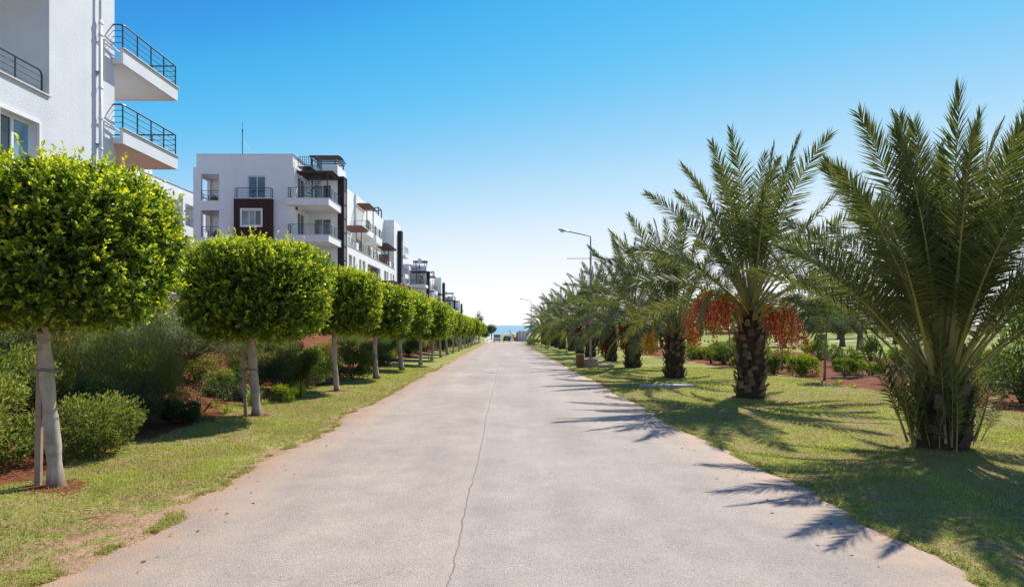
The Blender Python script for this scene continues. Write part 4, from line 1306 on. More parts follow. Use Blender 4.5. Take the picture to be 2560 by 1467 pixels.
# things standing on the blocks
def antenna(x, y, z):
    o = empty('antenna_mast', (x, y, z), 'thin teal antenna mast standing on the flat roof', 'antenna')
    b = MB()
    b.tube([(0, 0, 0), (0, 0, 2.7)], 0.035, 8); b.tube([(0, 0, 2.7), (0, 0, 3.45)], 0.014, 6)
    b.tube([(0, 0, 2.5), (0, 0, 2.75)], 0.055, 8)
    b.build('mast', M['rail'], o)
    w = MB(); w.tube([(0, 0, 1.9), (1.1, 0.8, 0.03)], 0.006, 4); w.tube([(0, 0, 1.9), (-0.6, 0.8, 0.03)], 0.006, 4)
    w.build('guy_wire', M['metal'], o)
antenna(-22.5, 53.0, 15.97)

def dish(x, y, z):
    o = empty('satellite_dish', (x, y, z), 'pale satellite dish on the roof of the third apartment block', 'satellite dish')
    b = MB(); n = 14
    for r0, r1, d0, d1 in ((0.001, 0.25, 0.12, 0.09), (0.25, 0.45, 0.09, 0.0)):
        vs = [(r * math.cos(2 * PI * k / n), d, r * math.sin(2 * PI * k / n) + 0.9) for r, d in ((r0, d0), (r1, d1)) for k in range(n)]
        b.add(vs, [(k, (k + 1) % n, n + (k + 1) % n, n + k) for k in range(n)])
    b.build('reflector', M['sign_white'], o)
    p = MB(); p.tube([(0, 0.12, 0), (0, 0.12, 0.9)], 0.03, 6); p.tube([(0, 0.1, 0.9), (0, -0.4, 0.75)], 0.012, 5); p.build('bracket', M['metal'], o)
dish(-15.9, 113.0 + 3.0, 13.15)

def flower_pot(x, y, z, label, s=1.0):
    o = empty('flower_pot', (x, y, z), label, 'flower pot', 'potted plants')
    o.scale = (s, s, s)
    b = MB(); b.lathe([(0.20, 0), (0.27, 0.34), (0.30, 0.35), (0.30, 0.40), (0.25, 0.40), (0.23, 0.34)], 14); b.build('pot', M['terracotta'], o)
    g = np.random.default_rng(int(abs(x * 7 + z * 3)))
    n = 60
    P = g.normal(0, 0.08, (n, 3)) + np.array([0, 0, 0.42])
    V, T, q = leaf_geo(P, rand_dir(g, n) + np.array([0, 0, 0.8]), rand_dir(g, n), np.full(n, 0.16), np.full(n, 0.05), False)
    link_mesh('foliage', np_mesh('pot_foliage', V, T, M['bush_mid'], False, {'tint': np.repeat(g.random(n), q)}), o)
flower_pot(-24.2, 51.5, 12.168, 'brown flower pot in the top floor loggia of the brown bay block')
flower_pot(-24.1, 51.5, 9.178, 'brown flower pot in the loggia one floor below the top')

# ------------------------------------------------------------------ clipped trees
ORD = ['first', 'second', 'third', 'fourth', 'fifth', 'sixth', 'seventh', 'eighth', 'ninth', 'tenth', 'eleventh', 'twelfth', 'thirteenth', 'fourteenth', 'fifteenth', 'sixteenth', 'seventeenth', 'eighteenth', 'nineteenth', 'twentieth', 'twenty-first', 'twenty-second']
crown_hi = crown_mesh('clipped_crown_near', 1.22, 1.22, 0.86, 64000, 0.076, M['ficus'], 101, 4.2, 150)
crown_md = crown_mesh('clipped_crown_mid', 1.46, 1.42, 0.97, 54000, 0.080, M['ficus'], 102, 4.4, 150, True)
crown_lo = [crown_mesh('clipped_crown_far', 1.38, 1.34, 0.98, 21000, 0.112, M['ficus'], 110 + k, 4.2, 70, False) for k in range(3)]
def ficus_trunk(seed, hi, lean=0.0, sway=0.08, r=0.105):
    g = random.Random(seed)
    mb = MB()
    pts, rs = [], []
    n = 26 if hi else 8
    ph = g.uniform(0, 6)
    for k in range(n):
        t = k / (n - 1)
        pts.append((lean * t + sway * math.sin(ph + t * 3.5) - sway * math.sin(ph), sway * 0.6 * math.sin(ph * 1.7 + t * 3), -0.12 + 2.5 * t))
        rs.append(r * (1.0 - 0.22 * t) * (1 + 0.55 * max(0, 1 - t * 8) ** 1.5) * (1 + 0.06 * math.sin(t * 22 + ph) + 0.05 * math.sin(t * 47 + ph * 2)))
    mb.tube(pts, rs, 14 if hi else 8)
    top = Vector(pts[-1]) + Vector((0, 0, -0.35))
    for k in range(5):
        a = k * 1.26 + ph
        mb.tube([top, top + Vector((0.35 * math.cos(a), 0.35 * math.sin(a), 0.4)), top + Vector((0.8 * math.cos(a), 0.8 * math.sin(a), 0.9))], [0.05, 0.035, 0.012], 6)
    return mb.mesh('clipped_tree_trunk', M['ficus_bark'], smooth=True)
tree_pos = [(-5.40, 7.42), (-5.49, 13.67), (-5.35, 19.8), (-5.18, 25.2), (-5.10, 31.1), (-4.98, 36.6), (-5.0, 42.6), (-4.95, 48.4), (-4.95, 54.4), (-5.0, 60.4), (-4.9, 66.5), (-4.95, 72.5), (-4.9, 78.5), (-4.95, 84.6), (-4.9, 90.6), (-4.95, 97), (-4.9, 103), (-4.95, 109), (-4.9, 115), (-4.95, 121), (-4.9, 127)]
trunks_lo = [ficus_trunk(50 + k, False, lean=[-0.1, 0.22, 0.05, -0.18][k]) for k in range(4)]
rr = random.Random(5)
stakes = {0: (-0.21, 0.0, 2.2), 1: (-0.23, -0.02, 1.6), 3: (-0.16, 0, 1.5), 4: (-0.18, 0, 1.5), 6: (-0.2, 0, 1.4), 8: (-0.2, 0, 1.4)}
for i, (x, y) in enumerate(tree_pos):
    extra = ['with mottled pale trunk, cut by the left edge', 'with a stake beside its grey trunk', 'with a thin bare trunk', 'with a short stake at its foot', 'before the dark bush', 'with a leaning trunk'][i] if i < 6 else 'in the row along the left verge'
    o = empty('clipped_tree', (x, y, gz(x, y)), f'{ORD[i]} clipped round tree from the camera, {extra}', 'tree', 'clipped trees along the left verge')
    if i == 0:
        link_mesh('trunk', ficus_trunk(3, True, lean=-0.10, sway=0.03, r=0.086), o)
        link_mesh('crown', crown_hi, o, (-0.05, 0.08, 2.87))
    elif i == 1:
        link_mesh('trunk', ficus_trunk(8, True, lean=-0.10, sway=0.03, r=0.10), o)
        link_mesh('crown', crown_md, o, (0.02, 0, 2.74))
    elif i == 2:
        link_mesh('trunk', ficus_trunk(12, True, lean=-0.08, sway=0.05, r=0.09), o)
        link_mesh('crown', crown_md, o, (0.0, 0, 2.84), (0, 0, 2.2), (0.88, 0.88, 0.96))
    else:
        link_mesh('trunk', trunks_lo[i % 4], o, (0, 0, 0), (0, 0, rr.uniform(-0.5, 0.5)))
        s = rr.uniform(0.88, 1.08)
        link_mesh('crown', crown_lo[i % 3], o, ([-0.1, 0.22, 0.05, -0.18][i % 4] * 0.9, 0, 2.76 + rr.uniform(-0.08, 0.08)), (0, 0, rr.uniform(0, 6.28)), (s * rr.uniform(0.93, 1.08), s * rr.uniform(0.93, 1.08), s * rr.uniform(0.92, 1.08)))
    if i in stakes:
        dx, dy, h = stakes[i]
        k = empty('wooden_stake', (x + dx, y + dy, gz(x + dx, y + dy)), f'weathered wooden stake tied beside the {ORD[i]} clipped tree', 'stake', 'tree stakes on the left verge')
        b = MB(); b.obox((0, 0, -0.1), 0.068 if i < 2 else 0.06, 0.05, h, 0.1, taper=0.92); sk = b.build('post', M['stake'], k)
        sk.rotation_euler = (0, R([1.0, -3.0, 2, 2, -2, 1, 1, 2, -1][i]), 0)
        b = MB()
        n = 18
        for dz in (0, 0.022):
            b.tube([(-dx / 2 - 0.03 + (abs(dx) / 2 + 0.07) * math.cos(2 * PI * q / n), 0.10 * math.sin(2 * PI * q / n) - dy / 2, h * 0.62 + dz + 0.015 * math.sin(q)) for q in range(n + 1)], 0.008, 5)
        b.build('tie', M['rope'], k)

# ------------------------------------------------------------------ date palms
def frond_mesh(name, L, bend, nleaf, lmax, wid, seed, pet=0.16, young=0.0, tw=0.0, vang=(4, 24)):
    g = np.random.default_rng(seed)
    N = 26
    t = np.linspace(0, 1, N)
    phi = math.radians(bend) * t ** 1.35
    ds = L / (N - 1)
    X = np.concatenate([[0], np.cumsum(np.sin((phi[1:] + phi[:-1]) / 2) * ds)])
    Z = np.concatenate([[0], np.cumsum(np.cos((phi[1:] + phi[:-1]) / 2) * ds)])
    Yw = 0.02 * L * np.sin(t * 2.5 + seed)
    # rachis: four-sided taper
    mbv, mbf = [], []
    for i in range(N):
        T = np.array([math.sin(phi[i]), 0, math.cos(phi[i])]); U = np.array([-math.cos(phi[i]), 0, math.sin(phi[i])]); Bv = np.array([0, 1.0, 0])
        p = np.array([X[i], Yw[i], Z[i]])
        w = (0.085 * (1 - t[i]) ** 2.2 + 0.026 * (1 - t[i]) + 0.005) * (L / 4.8)
        hh = w * 0.55
        for (a, c) in ((-1, -1), (1, -1), (0.6, 1), (-0.6, 1)):
            mbv.append(p + Bv * a * w * 0.5 + U * c * hh * 0.5)
    for i in range(N - 1):
        for k in range(4):
            k2 = (k + 1) % 4
            a, b_, c, d = i * 4 + k, i * 4 + k2, (i + 1) * 4 + k2, (i + 1) * 4 + k
            mbf += [(a, b_, c), (a, c, d)]
    RV, RF = np.array(mbv), np.array(mbf)
    parts = [(RV, RF, np.full(len(RV), 0.5))]
    midx = [np.ones(len(RF), dtype=np.int32)]
    for s in (-1, 1):
        tt = np.linspace(pet, 0.995, nleaf) + g.normal(0, 0.003, nleaf)
        tt = np.clip(tt, 0, 1)
        ph = np.interp(tt, t, phi)
        P = np.stack([np.interp(tt, t, X), np.interp(tt, t, Yw), np.interp(tt, t, Z)], 1)
        T = np.stack([np.sin(ph), 0 * ph, np.cos(ph)], 1)
        U = np.stack([-np.cos(ph), 0 * ph, np.sin(ph)], 1)
        Bv = np.tile(np.array([0, float(s), 0]), (nleaf, 1))
        u = (tt - pet) / (1 - pet)
        ta = np.radians(tw) * np.clip(u, 0, 1) ** 0.7
        B0, U0 = Bv * s, U
        Bv = s * (np.cos(ta)[:, None] * B0 + np.sin(ta)[:, None] * U0); U = np.cos(ta)[:, None] * U0 - np.sin(ta)[:, None] * B0
        al = np.radians(np.interp(u, [0, 0.15, 0.6, 1.0], [55, 62, 50, 18]) + g.normal(0, 5, nleaf))
        rank = g.integers(0, 2, nleaf)
        be = np.radians(np.where(rank == 0, vang[0], vang[1]) + g.normal(0, 9, nleaf)) * np.interp(u, [0, .8, 1], [1, .9, .5])
        D = np.cos(al)[:, None] * T + np.sin(al)[:, None] * (np.cos(be)[:, None] * Bv + np.sin(be)[:, None] * U)
        ln = lmax * np.interp(u, [0, 0.08, 0.3, 0.7, 1.0], [0.28, 0.66, 1.0, 0.82, 0.42]) * g.uniform(0.88, 1.08, nleaf)
        wd = wid * np.interp(u, [0, .2, 1], [0.55, 1, .7])
        Nrm = U * 0.8 - Bv * 0.45 + g.normal(0, 0.25, (nleaf, 3))
        Sd = np.cross(D, Nrm); Sd /= np.linalg.norm(Sd, axis=1, keepdims=True)
        Up = np.cross(Sd, D)
        l_, w_ = ln[:, None], wd[:, None]
        sag = (0.05 + 0.13 * g.random(nleaf))[:, None] * l_
        V = np.stack([P - Sd * w_ * .30, P + Sd * w_ * .30, P + D * l_ * .42 + Sd * w_ * .5, P + D * l_ * .42 - Sd * w_ * .5, P + D * l_ - Up * sag], 1).reshape(-1, 3)
        o = (np.arange(nleaf) * 5)[:, None]
        F = np.concatenate([o + np.array([[0, 1, 2]]), o + np.array([[0, 2, 3]]), o + np.array([[3, 2, 4]])], 0)
        tint = np.clip(0.42 + young + g.normal(0, 0.16, nleaf), 0, 1)
        parts.append((V, F, np.repeat(tint, 5)))
        midx.append(np.zeros(len(F), dtype=np.int32))
    V, F, A = join_geo(parts)
    return np_mesh(name, V, F, [M['palm'], M['palm_rachis']], False, {'tint': A}, np.concatenate(midx))

FR_HI = [frond_mesh('palm_frond', 4.7, b_, 132, 0.66, 0.035, 200 + k, 0.24, yg, tw) for tw in (-62, 62) for k, (b_, yg) in enumerate(((8, 0.0), (14, 0.02), (20, 0.04), (27, 0.06), (34, 0.08), (42, 0.10)))]
FR_MD = [frond_mesh('palm_frond', 4.6, b_, 90, 0.60, 0.042, 220 + k, 0.24, yg, tw) for tw in (-50, 50) for k, (b_, yg) in enumerate(((12, 0.0), (22, 0.02), (36, 0.06), (52, 0.10), (72, 0.14), (92, 0.2)))]
FR_LO = [frond_mesh('palm_frond', 4.5, b_, 56, 0.60, 0.064, 240 + k, 0.22, yg, tw) for tw in (-45, 45) for k, (b_, yg) in enumerate(((14, 0.02), (28, 0.06), (48, 0.10), (70, 0.15), (92, 0.2)))]
FR_SMALL = [frond_mesh('sucker_frond', 1.7, b_, 42, 0.30, 0.022, 260 + k, 0.22, 0.12) for k, b_ in enumerate((8, 20, 34))]

# cut leaf bases
b = MB()
b.add([(-.075, 0, 0), (.075, 0, 0), (.085, -.035, .015), (-.085, -.035, .015), (-.055, -.075, .20), (.055, -.075, .20), (.045, -.115, .185), (-.045, -.115, .185)],
      [(0, 1, 5, 4), (1, 2, 6, 5), (2, 3, 7, 6), (3, 0, 4, 7), (4, 5, 6, 7)])
STUB = b.mesh('leaf_base', M['palm_stub'])
b = MB()
b.add([(-.075, 0, 0), (.075, 0, 0), (.085, -.035, .015), (-.085, -.035, .015), (-.04, -.10, .36), (.04, -.10, .36), (.03, -.13, .34), (-.03, -.13, .34)],
      [(0, 1, 5, 4), (1, 2, 6, 5), (2, 3, 7, 6), (3, 0, 4, 7), (4, 5, 6, 7)])
STUB_G = b.mesh('leaf_base', M['palm_stub_green'])

def trunk_prof(h, r, z):
    t = z / h
    return r * (1.06 - 0.10 * t - 0.25 * max(0, t - 0.75) / 0.25 * t) * (1 + 0.04 * math.sin(z * 9))
def palm_trunk_mesh(h, r, seed, stubs=0):
    g = random.Random(seed)
    mb = MB(); prof = []
    n = 16
    for k in range(n + 1):
        z = -0.1 + (h + 0.1) * k / n
        prof.append((trunk_prof(h, r, max(z, 0)) * g.uniform(0.93, 1.05), z))
    mb.lathe(prof, 16)
    if stubs:
        for k in range(stubs):
            z = 0.04 + (h - 0.1) * k / stubs
            a = k * 2.39996
            rad = trunk_prof(h, r, z) - 0.02
            ca, sa = math.cos(a), math.sin(a)
            for_v = [(-.08, 0, 0), (.08, 0, 0), (-.055, .085, .2), (.055, .085, .2), (0, .10, .16)]
            vs = [(ca * (rad + v) - sa * u, sa * (rad + v) + ca * u, z + w) for u, v, w in for_v]
            mb.add(vs, [(0, 1, 3, 2), (2, 3, 4), (0, 2, 4), (1, 4, 3)], 1)
    return mb.mesh('palm_trunk', [M['palm_trunk'], M['palm_stub']], smooth=False)

def date_bunch(parent, base, az, out, drop, nst, col, seed, dates=22, spread=0.35, size=0.021, name='date_bunch'):
    """arching orange stalks with hanging fruit"""
    g = np.random.default_rng(seed)
    st = MB(); pts_all = []
    base = Vector(base)
    hub = base + Vector((math.cos(az) * out * 0.60, math.sin(az) * out * 0.60, 0.48 * out))
    st.tube([base, base.lerp(hub, 0.5) + Vector((0, 0, 0.12 * out)), hub], [0.03, 0.026, 0.022], 6)
    for k in range(nst):
        a = az + g.normal(0, spread)
        o_ = out * g.uniform(0.55, 1.15); dr = drop * g.uniform(0.55, 1.1)
        e = base + Vector((math.cos(a) * o_ + g.normal(0, .10), math.sin(a) * o_ + g.normal(0, .10), 0.30 * out - dr))
        m_ = hub.lerp(e, 0.45) + Vector((math.cos(a) * 0.12, math.sin(a) * 0.12, 0.16 + 0.25 * dr))
        ps = []
        for j in range(9):
            t = j / 8
            ps.append(hub * (1 - t) ** 2 + m_ * 2 * t * (1 - t) + e * t * t)
        st.tube(ps[::2], [0.014, 0.012, 0.010, 0.008, 0.005], 4)
        for j in range(dates):
            t = 0.45 + 0.55 * g.random()
            q = hub * (1 - t) ** 2 + m_ * 2 * t * (1 - t) + e * t * t
            pts_all.append((q.x + g.normal(0, .03), q.y + g.normal(0, .03), q.z - 0.015 + g.normal(0, .02)))
    o = st.build(name, M['date_stalk'], parent)
    P = np.array(pts_all); n = len(P)
    oc = np.array([[1, 0, 0], [0, 1, 0], [-1, 0, 0], [0, -1, 0], [0, 0, 1.5], [0, 0, -1.5]]) * size
    V = (P[:, None, :] + oc[None] * g.uniform(0.8, 1.25, (n, 1, 1))).reshape(-1, 3)
    F = np.array([[0, 1, 4], [1, 2, 4], [2, 3, 4], [3, 0, 4], [1, 0, 5], [2, 1, 5], [3, 2, 5], [0, 3, 5]])
    T = ((np.arange(n) * 6)[:, None, None] + F[None]).reshape(-1, 3)
    d = link_mesh('dates', np_mesh('dates', V, T, M[col], True), o)
    d['kind'] = 'stuff'
    return o

def make_palm(x, y, label, h, r, nf, fronds, seed, th=(5, 66), stub_parts=True, nstub=110, rise=0.0, Ls=(0.9, 1.08), trunk_mesh=None, pw=1.0, spread=0.16):
    g = random.Random(seed)
    o = empty('date_palm', (x, y, gz(x, y)), label, 'palm tree', 'date palms along the right lawn')
    t = link_mesh('trunk', trunk_mesh or palm_trunk_mesh(h, r, seed, 0 if stub_parts else nstub), o)
    if stub_parts:
        for k in range(nstub):
            z = 0.03 + (h + 0.05) * (k / nstub)
            a = k * 2.39996 + g.uniform(-0.28, 0.28)
            if g.random() < 0.10: continue
            z += g.uniform(-0.03, 0.03)
            rad = trunk_prof(h, r, min(z, h)) - 0.015
            gr_ = z > h * 0.80
            link_mesh('leaf_base', STUB_G if gr_ else STUB, t, (math.cos(a) * rad, math.sin(a) * rad, z), (R(g.uniform(-8, 14)), R(g.uniform(-9, 9)), a + PI / 2), (g.uniform(0.75, 1.25), g.uniform(0.7, 1.3), g.uniform(0.55, 1.3)))
    K = len(fronds) // 2
    for k in range(nf):
        age = k / (nf - 1)
        a = k * 2.39996 + g.uniform(-0.25, 0.25)
        theta = th[0] + (th[1] - th[0]) * age ** pw + g.uniform(-5, 5)
        vi = min(K - 1, max(0, int(age * K + g.uniform(-0.5, 0.5))))
        rad = 0.04 + spread * age
        z = h + 0.25 - 0.45 * age
        s = g.uniform(*Ls) * (0.86 + 0.14 * math.sin(PI * min(1, age * 1.4 + 0.15)))
        f = link_mesh('frond', fronds[vi + K * g.randint(0, 1)], o, (math.cos(a) * rad, math.sin(a) * rad, z))
        f.rotation_euler = (Matrix.Rotation(a, 3, 'Z') @ Matrix.Rotation(R(theta), 3, 'Y') @ Matrix.Rotation(g.uniform(-0.35, 0.35), 3, 'Z')).to_euler()
        f.scale = (s, s, s)
    return o

PX = 7.15
p1 = make_palm(7.08, 9.95, 'nearest large date palm with upright fronds and suckers at its foot', 1.15, 0.34, 46, FR_HI, 301, (3, 43), True, 66, Ls=(0.82, 0.95), pw=0.9, spread=0.2)
g = random.Random(9)
for k in range(44):
    a = g.uniform(0, 2 * PI); rad = g.uniform(0.24, 0.52)
    f = link_mesh('sucker_frond', FR_SMALL[k % 3], p1, (math.cos(a) * rad, math.sin(a) * rad, g.uniform(-0.02, 0.15)))
    f.rotation_euler = (Matrix.Rotation(a, 3, 'Z') @ Matrix.Rotation(R(g.uniform(-6, 21)), 3, 'Y') @ Matrix.Rotation(g.uniform(-1.2, 1.2), 3, 'Z')).to_euler()
    s = g.uniform(0.4, 1.15); f.scale = (s, s, s)
sk = empty('palm_sucker', (6.48, 9.75, gz(6.48, 9.75)), 'slim young palm shoot just left of the nearest palm trunk', 'palm shoot')
for k in range(7):
    f = link_mesh('frond', FR_SMALL[k % 3], sk, (0, 0, -0.02))
    f.rotation_euler = (Matrix.Rotation(k * 2.4, 3, 'Z') @ Matrix.Rotation(R(2 + k * 1.3), 3, 'Y')).to_euler()
    s = 0.7 + 0.05 * k; f.scale = (s * 0.6, s * 0.6, s)

p2 = make_palm(7.18, 17.95, 'second date palm from the camera with big red date bunches', 2.50, 0.37, 38, FR_MD, 302, (4, 62), True, 120, Ls=(0.98, 1.12))
date_bunch(p2, (-0.25, -0.1, 2.40), PI * 1.00, 1.50, 1.25, 46, 'date_red', 1, 24, 0.40, 0.022)
date_bunch(p2, (-0.15, -0.25, 2.40), PI * 1.12, 1.20, 0.85, 30, 'date_red', 2, 22, 0.35, 0.022)
date_bunch(p2, (0.25, -0.1, 2.35), 0.05, 1.15, 1.50, 40, 'date_red', 3, 22, 0.42, 0.022)
date_bunch(p2, (0.2, 0.2, 2.35), 0.6, 0.9, 0.9, 28, 'date_red', 4, 20, 0.35, 0.022)
p3 = make_palm(7.16, 25.9, 'third date palm from the camera with yellow date bunches', 1.95, 0.37, 36, FR_MD, 303, (5, 70), True, 100, Ls=(0.98, 1.14))
date_bunch(p3, (-0.25, -0.1, 1.95), PI * 1.02, 0.95, 1.25, 40, 'date_yellow', 5, 24, 0.30, 0.030)
date_bunch(p3, (0.25, -0.15, 1.95), -0.1, 0.55, 0.75, 34, 'date_yellow', 6, 22, 0.40, 0.030)
p4 = make_palm(7.10, 34.0, 'fourth date palm from the camera with a tall rough trunk', 2.75, 0.42, 34, FR_MD, 304, (6, 78), True, 120)
date_bunch(p4, (-0.25, -0.2, 2.55), PI * 1.1, 0.5, 1.6, 26, 'date_dark', 7, 22, 0.22, 0.036)
tr_lo = [palm_trunk_mesh(2.1 + 0.25 * k, 0.38 + 0.02 * k, 330 + k, 90) for k in range(3)]
lo_extra = {4: 'hung with an orange and dark red date bunch', 5: 'behind the lamp post and its speed sign', 6: 'with dark red dates over the road side'}
for i in range(4, 14):
    y = 42.0 + 8.05 * (i - 4)
    far = i >= 9
    lab = f'{ORD[i]} date palm from the camera, {lo_extra.get(i, "far down the row on the right")}'
    hh = 2.1 + 0.25 * (i % 3)
    p = make_palm(PX + 0.15 * math.sin(i * 2.1), y, lab, hh, 0.38, 32 if not far else 28, FR_LO, 310 + i, (6, 82), False, trunk_mesh=tr_lo[i % 3], Ls=(0.95, 1.1))
    if i == 4:
        date_bunch(p, (-0.2, -0.2, 1.9), PI * 1.05, 0.45, 1.7, 22, 'date_dark', 8, 22, 0.2, 0.045)
        date_bunch(p, (0.2, -0.2, 1.9), -0.4, 0.75, 1.3, 18, 'date_dark', 9, 22, 0.2, 0.045)
    elif i in (5, 6):
        date_bunch(p, (-0.2, -0.2, 2.2), PI * 1.0, 1.0, 0.8, 22, 'date_dark', 20 + i, 20, 0.25, 0.05)
    elif i in (7, 8, 10):
        date_bunch(p, (-0.2, -0.2, 2.1), PI * 1.05, 0.8, 0.9, 20, 'date_yellow', 20 + i, 18, 0.25, 0.05)
# a second, looser line of palms further right, seen between the trunks
for i, (x, y) in enumerate(((12.8, 74.0), (13.5, 90.0), (12.6, 104.0))):
    make_palm(x, y, f'date palm set back from the road row, {["nearer", "middle", "farther"][i]} of three', 2.3, 0.4, 28, FR_LO, 350 + i, (6, 84), False, trunk_mesh=tr_lo[i % 3])

# ------------------------------------------------------------------ street lamps, sign, bin, slabs
def lamp_meshes():
    pole = MB(); pole.tube([(0, 0, 0.0), (0, 0, 5.9), (0, 0, 5.95), (0, 0, 6.95)], [0.062, 0.055, 0.042, 0.038], 10)
    arm = MB(); arm.tube([(0, 0, 6.90), (0, 0, 6.97), (-0.05, 0, 7.0), (-1.25, 0, 7.25)], 0.030, 8)
    head = MB()
    secs = [(-1.18, 0.05, 0.045), (-1.30, 0.09, 0.07), (-1.50, 0.13, 0.085), (-1.70, 0.12, 0.08), (-1.82, 0.07, 0.05), (-1.86, 0.02, 0.02)]
    n = 10; vs, fs = [], []
    for (x, w, h) in secs:
        zc = 7.25 + (-x - 1.25) * 0.2
        for k in range(n):
            a = 2 * PI * k / n
            vs.append((x, w * math.cos(a), zc + h * math.sin(a) * (1.0 if math.sin(a) > 0 else 0.45)))
    for i in range(len(secs) - 1):
        for k in range(n):
            k2 = (k + 1) % n
            fs.append((i * n + k, (i + 1) * n + k, (i + 1) * n + k2, i * n + k2))
    fs.append(tuple(range(n))); fs.append(tuple(range(len(secs) * n - 1, (len(secs) - 1) * n - 1, -1)))
    head.add(vs, fs)
    lens = MB()
    lens.lathe([(0.02, -0.085), (0.09, -0.06), (0.115, -0.02), (0.115, 0.0)], 12, (-1.63, 0, 7.29))
    bars = MB(); bars.tube([(-1.36, 0, 5.72), (1.40, 0, 5.72)], 0.018, 6)
    plinth = MB(); plinth.box(-0.62, 0.60, -0.5, 0.5, -0.5, -0.115); plinth.box(-0.36, 0.36, -0.36, 0.36, -0.112, 0.0)
    coll = MB(); coll.tube([(0, 0, 0), (0, 0, 0.05)], 0.13, 10)
    return {'pole': pole.mesh('lamp_pole', M['metal'], smooth=True), 'arm': arm.mesh('lamp_arm', M['metal'], smooth=True), 'lamp_head': head.mesh('lamp_head', M['lamp_head'], smooth=True),
            'lens': lens.mesh('lamp_lens', M['lens'], smooth=True), 'banner_bar': bars.mesh('banner_bar', M['metal']), 'plinth': plinth.mesh('lamp_plinth', M['concrete']), 'base_collar': coll.mesh('lamp_collar', M['metal'])}
LM = lamp_meshes()
for i, (x, y, lab) in enumerate(((4.95, 35.2, 'nearest grey street lamp with a crossbar, carrying the round speed sign'), (4.6, 104.5, 'farthest small street lamp with a round white sign on its pole'))):
    o = empty('street_lamp', (x, y, gz(x, y) + 0.46), lab, 'street lamp', 'street lamps along the right lawn')
    for k, me in LM.items():
        if k == 'lens': continue
        q = link_mesh(k, me, o)
        if k == 'lamp_head': link_mesh('lens', LM['lens'], q)

def speed_sign(x, y, z, label, text=True, r=0.185):
    o = empty('speed_sign', (x, y, z), label, 'traffic sign')
    n = 32
    def disc(r0, r1, y0, y1):
        mb = MB(); vs = []
        for (r_, yy) in ((r0, y0), (r1, y0), (r1, y1), (r0, y1)):
            for k in range(n): vs.append((r_ * math.cos(2 * PI * k / n), yy, r_ * math.sin(2 * PI * k / n)))
        fs = []
        for q in range(4):
            for k in range(n):
                k2 = (k + 1) % n; q2 = (q + 1) % 4
                fs.append((q * n + k, q * n + k2, q2 * n + k2, q2 * n + k))
        mb.add(vs, fs); return mb
    disc(0.001, r, 0.0, 0.012).build('plate', M['sign_white'], o)
    disc(r * 0.78, r * 1.0, -0.006, -0.001).build('red_ring', M['sign_red'] if text else M['metal'], o)
    if text:
        # the figures 2 and 0 as flat strokes
        def stroke(pts, w=0.030):
            mb = MB()
            for (a, b_) in zip(pts[:-1], pts[1:]):
                d = Vector((b_[0] - a[0], 0, b_[1] - a[1])); L = d.length
                if L < 1e-6: continue
                d /= L; nrm = Vector((-d.z, 0, d.x)) * w / 2; e = d * w * 0.22
                A, B_ = Vector((a[0], -0.004, a[1])) - e, Vector((b_[0], -0.004, b_[1])) + e
                mb.add([A + nrm, A - nrm, B_ - nrm, B_ + nrm], [(0, 1, 2, 3)])
            return mb
        two = [(-0.098, 0.030), (-0.088, 0.058), (-0.062, 0.070), (-0.034, 0.060), (-0.022, 0.036), (-0.030, 0.012), (-0.065, -0.026), (-0.094, -0.066), (-0.016, -0.066)]
        zero = [(0.058 + 0.036 * math.cos(2 * PI * k / 16), 0.0 + 0.067 * math.sin(2 * PI * k / 16)) for k in range(17)]
        for nm, pts, dy in (('figure_two', two, 0.0), ('figure_zero', zero, 0.0)):
            mb = stroke(pts)
            mb.v = [(a, b_ - 0.0004 * (i // 4), c) for i, (a, b_, c) in enumerate(mb.v)]
            mb.build(nm, M['sign_ink'], o)
    b = MB(); b.box(-0.05, 0.05, 0.013, 0.04, -0.03, 0.03); b.build('clamp', M['metal'], o)
    return o
speed_sign(4.95, 35.08, 2.20, 'round red ringed speed sign reading 20 on the lamp post')
speed_sign(4.6, 104.40, 2.05, 'small round white sign on the farthest lamp post', False, 0.2)

def litter_bin(x, y):
    o = empty('litter_bin', (x, y, gz(x, y)), 'brown slatted wooden litter bin beside the lamp plinth', 'litter bin')
    n = 14; r = 0.215
    sl = MB(); sl.box(-0.038, 0.038, -0.012, 0.012, 0.06, 0.74)
    me = sl.mesh('slat', M['bin_wood'])
    for k in range(n):
        a = 2 * PI * k / n
        link_mesh('slat', me, o, (r * math.cos(a), r * math.sin(a), 0), (0, 0, a + PI / 2))
    b = MB(); b.lathe([(0.185, 0.10), (0.185, 0.70), (0.17, 0.70), (0.17, 0.12)], 16); b.build('liner', M['black'], o)
    for z in (0.16, 0.62):
        b = MB(); b.lathe([(0.19, z), (0.201, z), (0.201, z + 0.03), (0.19, z + 0.03)], 16); b.build('hoop', M['black'], o)
    b = MB(); b.tube([(-0.1, 0, -0.05), (-0.1, 0, 0.12)], 0.02, 6); b.tube([(0.1, 0, -0.05), (0.1, 0, 0.12)], 0.02, 6); b.build('foot', M['black'], o)
litter_bin(4.26, 34.6)
def slab(x, y, sx, sy, sz, rz, mat, label, cat='concrete slab', name='concrete_slab', z=0.0):
    b = MB(); b.obox((0, 0, 0), sx, sy, sz, 0, taper=0.97)
    o = b.build(name, mat); o.location = (x, y, gz(x, y) - 0.04 + z); o.rotation_euler = (0, 0, rz)
    tag(o, label, cat)
slab(5.62, 34.0, 0.82, 0.55, 0.22, 0.05, M['concrete'], 'tan concrete block lying beside the lamp plinth', 'concrete block', 'concrete_block')
slab(5.35, 21.9, 1.05, 0.55, 0.10, -0.25, M['slab_stone'], 'pale flat stone slab in the lawn, left one of two', 'stone slab', 'stone_slab')
